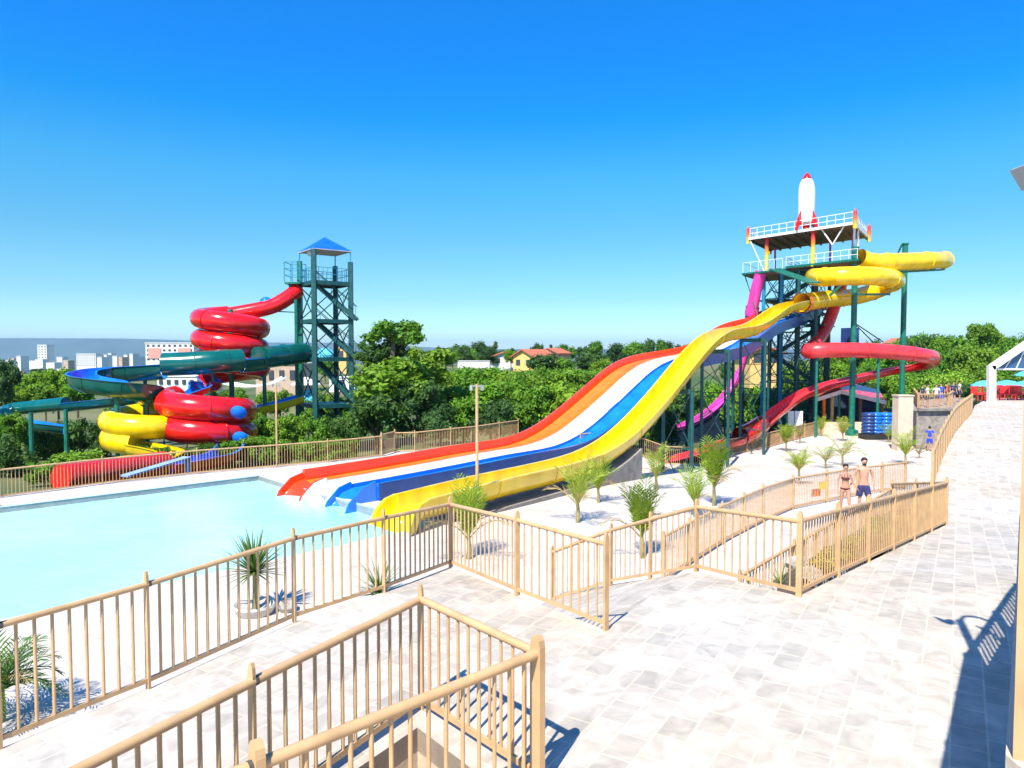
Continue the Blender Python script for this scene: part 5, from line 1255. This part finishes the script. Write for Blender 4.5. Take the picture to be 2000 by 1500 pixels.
# ================================================================== COURT AND PAVILION OBJECTS
def box_thing(name, label, cat, c, d, m, rz=0): 
    w = MB(); w.box(c, d, rz); return tag(w.build(name, m), label, cat)
bk = thing('pump_cabinet', 'tall cream rendered cabinet block below the second green column', 'cabinet', (29.0, 55, CZ-6.8))
p = at(1763, 800, 49.6); bk.location = (p.x, 49.6, CZ-6.8)
w = MB(); w.box((p.x, 49.6, (at(1764, 773, 49.6).z+CZ-6.9)/2), (1.02, .8, at(1764, 773, 49.6).z-CZ+6.9)); w.build('body', M['cream'], bk)
w = MB(); w.box((p.x, 49.6, at(1764, 773, 49.6).z+.03), (1.12, .9, .08)); w.build('top_slab', M['cream'], bk)
# pavilion with low-pitched roof
pv = thing('pavilion', 'open pavilion with a pink and red low-pitched roof beside the nearer green column', 'pavilion', at(1650, 830, 62))
def rq(name, pts, th, m):
    w = MB(); n_ = len(pts); w.add(pts+[p+Vector((0, 0, th)) for p in pts], [(0, 1, 2, 3)[::-1], (4, 5, 6, 7)]+[(i, (i+1) % 4, 4+(i+1) % 4, 4+i) for i in range(4)]); return w.build(name, m, pv)
a, r_, c_ = at(1592, 782, 60), at(1643, 766, 60), at(1730, 787, 60)
off = Vector((2.0, 5, .75))
rq('roof_left', [a, r_, r_+off, a+off], .1, M['roofred']); rq('roof_right', [r_, c_, c_+off, r_+off], .1, M['pinkred'])
w = MB(); w.bar(a+Vector((0, -.03, .03)), r_+Vector((0, -.03, .03)), .1, .32); w.bar(r_+Vector((0, -.03, .03)), c_+Vector((0, -.03, .03)), .1, .32); w.build('bargeboard', mat('pale_pink_paint', (.85, .62, .52), .6), pv)
for px, mt in ((1609, 'orange_l'), (1625, 'tan'), (1660, 'bark'), (1680, 'bark'), (1722, 'bark')):
    q = at(px, 790, 61); w = MB(); w.box((q.x, 61, CZ-5.3), (.22, .22, 3.1)); w.build('post', M[mt], pv)
q = at(1655, 800, 66); w = MB(); w.box((q.x, 67, CZ-5.3), (6.5, .3, 3.0)); w.build('back_wall', M['glassd'], pv)
q = at(1650, 818, 59); w = MB(); w.box((q.x, 60.3, CZ-6.3), (4.0, .3, 1.0)); w.build('counter', M['cream'], pv)
for px, lab in ((1543, 'left one of two white boards between the tower legs'), (1560, 'right one of two white boards between the tower legs')):
    q = at(px, 817, 56.8); b_ = thing('white_board', lab, 'board', q+Vector((0, 0, -1.2)))
    w = MB(); w.box(q, (.62, .06, 1.15)); w.build('panel', M['white'], b_)
    for s in (-.25, .25): w = MB(); w.box(q+Vector((s, .05, -1.0)), (.05, .05, 1.2)); w.build('leg', M['grey'], b_)
# stacked blue swim rings
for px, mt, lab in ((1697, 'navy', 'leftmost, darkest stack of swim rings'), (1710, 'blue', 'middle stack of blue swim rings'), (1731, 'blue', 'right stack of blue swim rings next to the cream block')):
    g = at(px, 815, 56); z0 = CZ-6.3
    for j in range(6):
        w = MB(); n1, n2 = 16, 8; R1_, r1_ = .40, .15; c0 = Vector((g.x, 56, z0+.15+.27*j))
        for i in range(n1):
            for k in range(n2):
                A_, B_ = 2*math.pi*i/n1, 2*math.pi*k/n2; w.v.append(c0+Vector(((R1_+r1_*math.cos(B_))*math.cos(A_), (R1_+r1_*math.cos(B_))*math.sin(A_), r1_*math.sin(B_))))
        for i in range(n1):
            for k in range(n2): w.face([i*n2+k, ((i+1) % n1)*n2+k, ((i+1) % n1)*n2+(k+1) % n2, i*n2+(k+1) % n2])
        pos = ('bottom', 'second', 'third', 'fourth', 'fifth', 'top')[j]
        tag(w.build('swim_ring', M[mt], None, True, 80), pos+' ring in the '+lab, 'swim ring', 'stacked swim rings')
box_thing('ring_rack', 'low dark rack under the stacked swim rings', 'rack', (at(1714, 815, 56).x, 56, CZ-6.5), (2.4, 1.2, .4), M['black'])
# white canopy frame with blue glass roof on the right
cf = thing('canopy', 'white steel canopy frame with a sloping blue glass roof at the right edge', 'canopy', at(1936, 785, 55))
A = at(1936, 786, 55); B = at(1936, 718, 55); C = at(2060, 634, 55); dY = Vector((0, 7, 0))
for o_ in (Vector((0, 0, 0)),):
    w = MB(); w.bar(A+o_, B+o_+Vector((0, 0, .15)), .5, .4); w.build('post', M['white'], cf)
    w = MB(); w.bar(B+o_, C+o_, .4, .45); w.build('rafter', M['white'], cf)
w = MB(); p0, p1 = B+Vector((.3, .3, -.35)), C+Vector((.3, .3, -.05)); w.add([p0, p1, p1+Vector((0, 8, 0)), p0+Vector((5, 8, 0)), p0+Vector((0, 0, -.06)), p1+Vector((0, 0, -.06)), p1+Vector((0, 8, -.06)), p0+Vector((5, 8, -.06))], [(0, 1, 2, 3), (7, 6, 5, 4)])
w = MB(); q0, q1 = at(1948, 721, 55.2), at(2060, 722, 55.2); q2 = C+Vector((.2, .25, -.3)); w.add([q0, q1, q2, q0+Vector((0, .04, 0)), q1+Vector((0, .04, 0)), q2+Vector((0, .04, 0))], [(0, 1, 2), (5, 4, 3)]); w.build('glass_gable', M['glassb'], cf)
w = MB(); w.bar(q0, q1, .12, .12); w.build('tie_beam', M['white'], cf)
for i in range(4):
    f = .12+.2*i; w = MB(); s0 = q0.lerp(q1, f); s1 = B.lerp(C, min(1, f+.22))+Vector((.2, .25, -.2)); w.bar(s0, s1, .07); w.build('glazing_bar', M['white'], cf)
# blue umbrellas and red chairs
def umbrella(label, px, pyt, wpx, Y):
    t = at(px, pyt, Y); r = wpx/2*Y/FPX; g = Hp(t.x, Y); root = thing('parasol', label, 'parasol', (t.x, Y, g), 'light blue parasols')
    w = MB(); w.lathe([(r, t.z-.5), (r*.98, t.z-.42), (r*.5, t.z-.12), (.05, t.z)], (t.x, Y, 0), 10); w.f = w.f[:-2]; w.build('canopy', M['umb'], root)
    w = MB(); w.tube([(t.x, Y, g), (t.x, Y, t.z-.02)], .035, 6); w.build('pole', M['white'], root)
umbrella('light blue parasol just left of the white canopy post', 1922, 743, 46, 61); umbrella('light blue parasol seen under the middle of the canopy', 1968, 742, 52, 62)
umbrella('light blue parasol at the right edge under the canopy', 2004, 743, 50, 61); umbrella('higher light blue parasol at the right edge behind the canopy', 2004, 724, 40, 68)
def chair():
    c = thing('chair', 'x', 'chair')
    w = MB(); w.box((0, 0, .44), (.5, .5, .06)); w.build('seat', M['redcloth'], c)
    w = MB(); w.box((0, .25, .72), (.5, .06, .5)); w.build('backrest', M['redcloth'], c)
    for x in (-.21, .21):
        for y in (-.21, .21): w = MB(); w.box((x, y, .2), (.05, .05, .42)); w.build('leg', M['redcloth'], c)
    return c
c0 = chair(); ck = children(c0); cl = []
for i, (px, Y) in enumerate(((1908, 56.5), (1917, 58), (1926, 57), (1946, 57), (1953, 59), (1961, 57.5), (1970, 58.8), (1978, 57), (1987, 58.5), (1995, 57.2), (2004, 58.8))):
    g = at(px, 780, Y); z = Hp(g.x, Y)
    lab = ORD[i]+' red plastic chair, left of the white canopy post' if px < 1930 else ORD[i-3]+' red plastic chair from the left under the white canopy'
    dup(c0, (g.x, Y, z), city.uniform(-1, 1), 1.15, lab, 'red chairs left of the post' if px < 1930 else 'red chairs under the canopy', ck)
for c in ck: bpy.data.objects.remove(c)
bpy.data.objects.remove(c0)
# colourful kickboards behind the couple's fence
for px, py, m_, lab in ((1594, 962, 'orange', 'orange kickboard leaning behind the close-barred fence'), (1608, 948, 'yellow', 'yellow kickboard leaning behind the close-barred fence')):
    q = at(px, py, 25.6); w = MB(); w.box(q, (.4, .06, .26), .5); tag(w.build('kickboard', M[m_]), lab, 'kickboard')
# ================================================================== LAMP POSTS
def lamp(label, px, pyb, pyt, H, Y=None, twin=True):
    b = hit(px, pyb, H) if Y is None else Vector((at(px, 800, Y).x, Y, H(at(px, 800, Y).x, Y))); t = at(px, pyt, b.y).z; root = thing('lamp_post', label, 'lamp post', b)
    w = MB(); w.tube([b, Vector((b.x, b.y, t))], .055, 8, r2=.045); w.build('pole', M['tan'], root, True)
    w = MB(); w.bar((b.x-.18, b.y, t-.06), (b.x+.18, b.y, t-.06), .05); xa = w.build('crossarm', M['grey'], root)
    for s in (-1, 1):
        w = MB(); w.box((b.x+s*.17, b.y-.05, t-.12), (.09, .06, .15), s*.4); w.build('floodlight', M['grey'], xa)
lamp('thin tan lamp pole between the yellow slide and the pool railing', 932, 1016, 750, Hd)
lamp('thin tan lamp pole behind the pool at the far fence, near the left tower', 541, 904, 748, Hd)
# lamp on the raised landing at the right, with floodlights and a curved arm
lx, ly = 4.23, 5.67; zt_l = at(1985, 355, ly).z
lp_ = thing('lamp_post', 'lamp post at the right edge with floodlight panels and a rounded white head', 'lamp post', (lx, ly, CZ-1.3))
w = MB(); w.tube([(lx, ly, CZ-1.3), (lx, ly, zt_l)], .05, 10); w.build('pole', M['tan'], lp_, True)
w = MB(); w.box((lx-.23, ly-.02, zt_l+.03), (.03, .18, .19), M=Matrix.Rotation(R(-32), 3, 'Y')); w.build('floodlight', M['grey'], lp_)
w = MB(); w.box((lx+.12, ly-.35, zt_l-.02), (.04, .26, .2), M=Matrix.Rotation(R(-25), 3, 'Y')); w.build('floodlight', M['grey'], lp_)
w = MB(); w.box((lx+.3, ly-.5, zt_l-.28), (.3, .26, .04)); w.build('floodlight', M['grey'], lp_)
w = MB(); w.tube(spline([(lx, ly, zt_l-.1), (lx+.1, ly+.05, zt_l+.12), (lx+.25, ly, zt_l+.16), (lx+.36, ly-.08, zt_l+.02)], 4), .03, 8); w.build('curved_arm', M['white'], lp_, True)
w = MB(); w.tube([(lx-.14, ly-.02, zt_l-.14), (lx-.135, ly-.02, zt_l-.10), (lx-.13, ly-.02, zt_l+.03), (lx-.125, ly-.02, zt_l+.07)], lambda t: .055 if 0 < t < 1 else .03, 14); w.build('lamp_head', M['white'], lp_, True)

# ================================================================== HAZE
w = MB(); w.box((0, 6900, (-110+280)/2), (29500, 17200, 390)); hz_ = w.build('haze', None or M['land']); hz_['kind'] = 'stuff'
m = bpy.data.materials.new('haze_air'); m.use_nodes = True; n = m.node_tree; n.nodes.clear()
ou = n.nodes.new('ShaderNodeOutputMaterial'); pvn = n.nodes.new('ShaderNodeVolumePrincipled'); pvn.inputs['Density'].default_value = HAZE
pvn.inputs['Color'].default_value = (.50, .80, 1, 1); pvn.inputs['Anisotropy'].default_value = .2; n.links.new(pvn.outputs[0], ou.inputs['Volume'])
hz_.data.materials.clear(); hz_.data.materials.append(m)
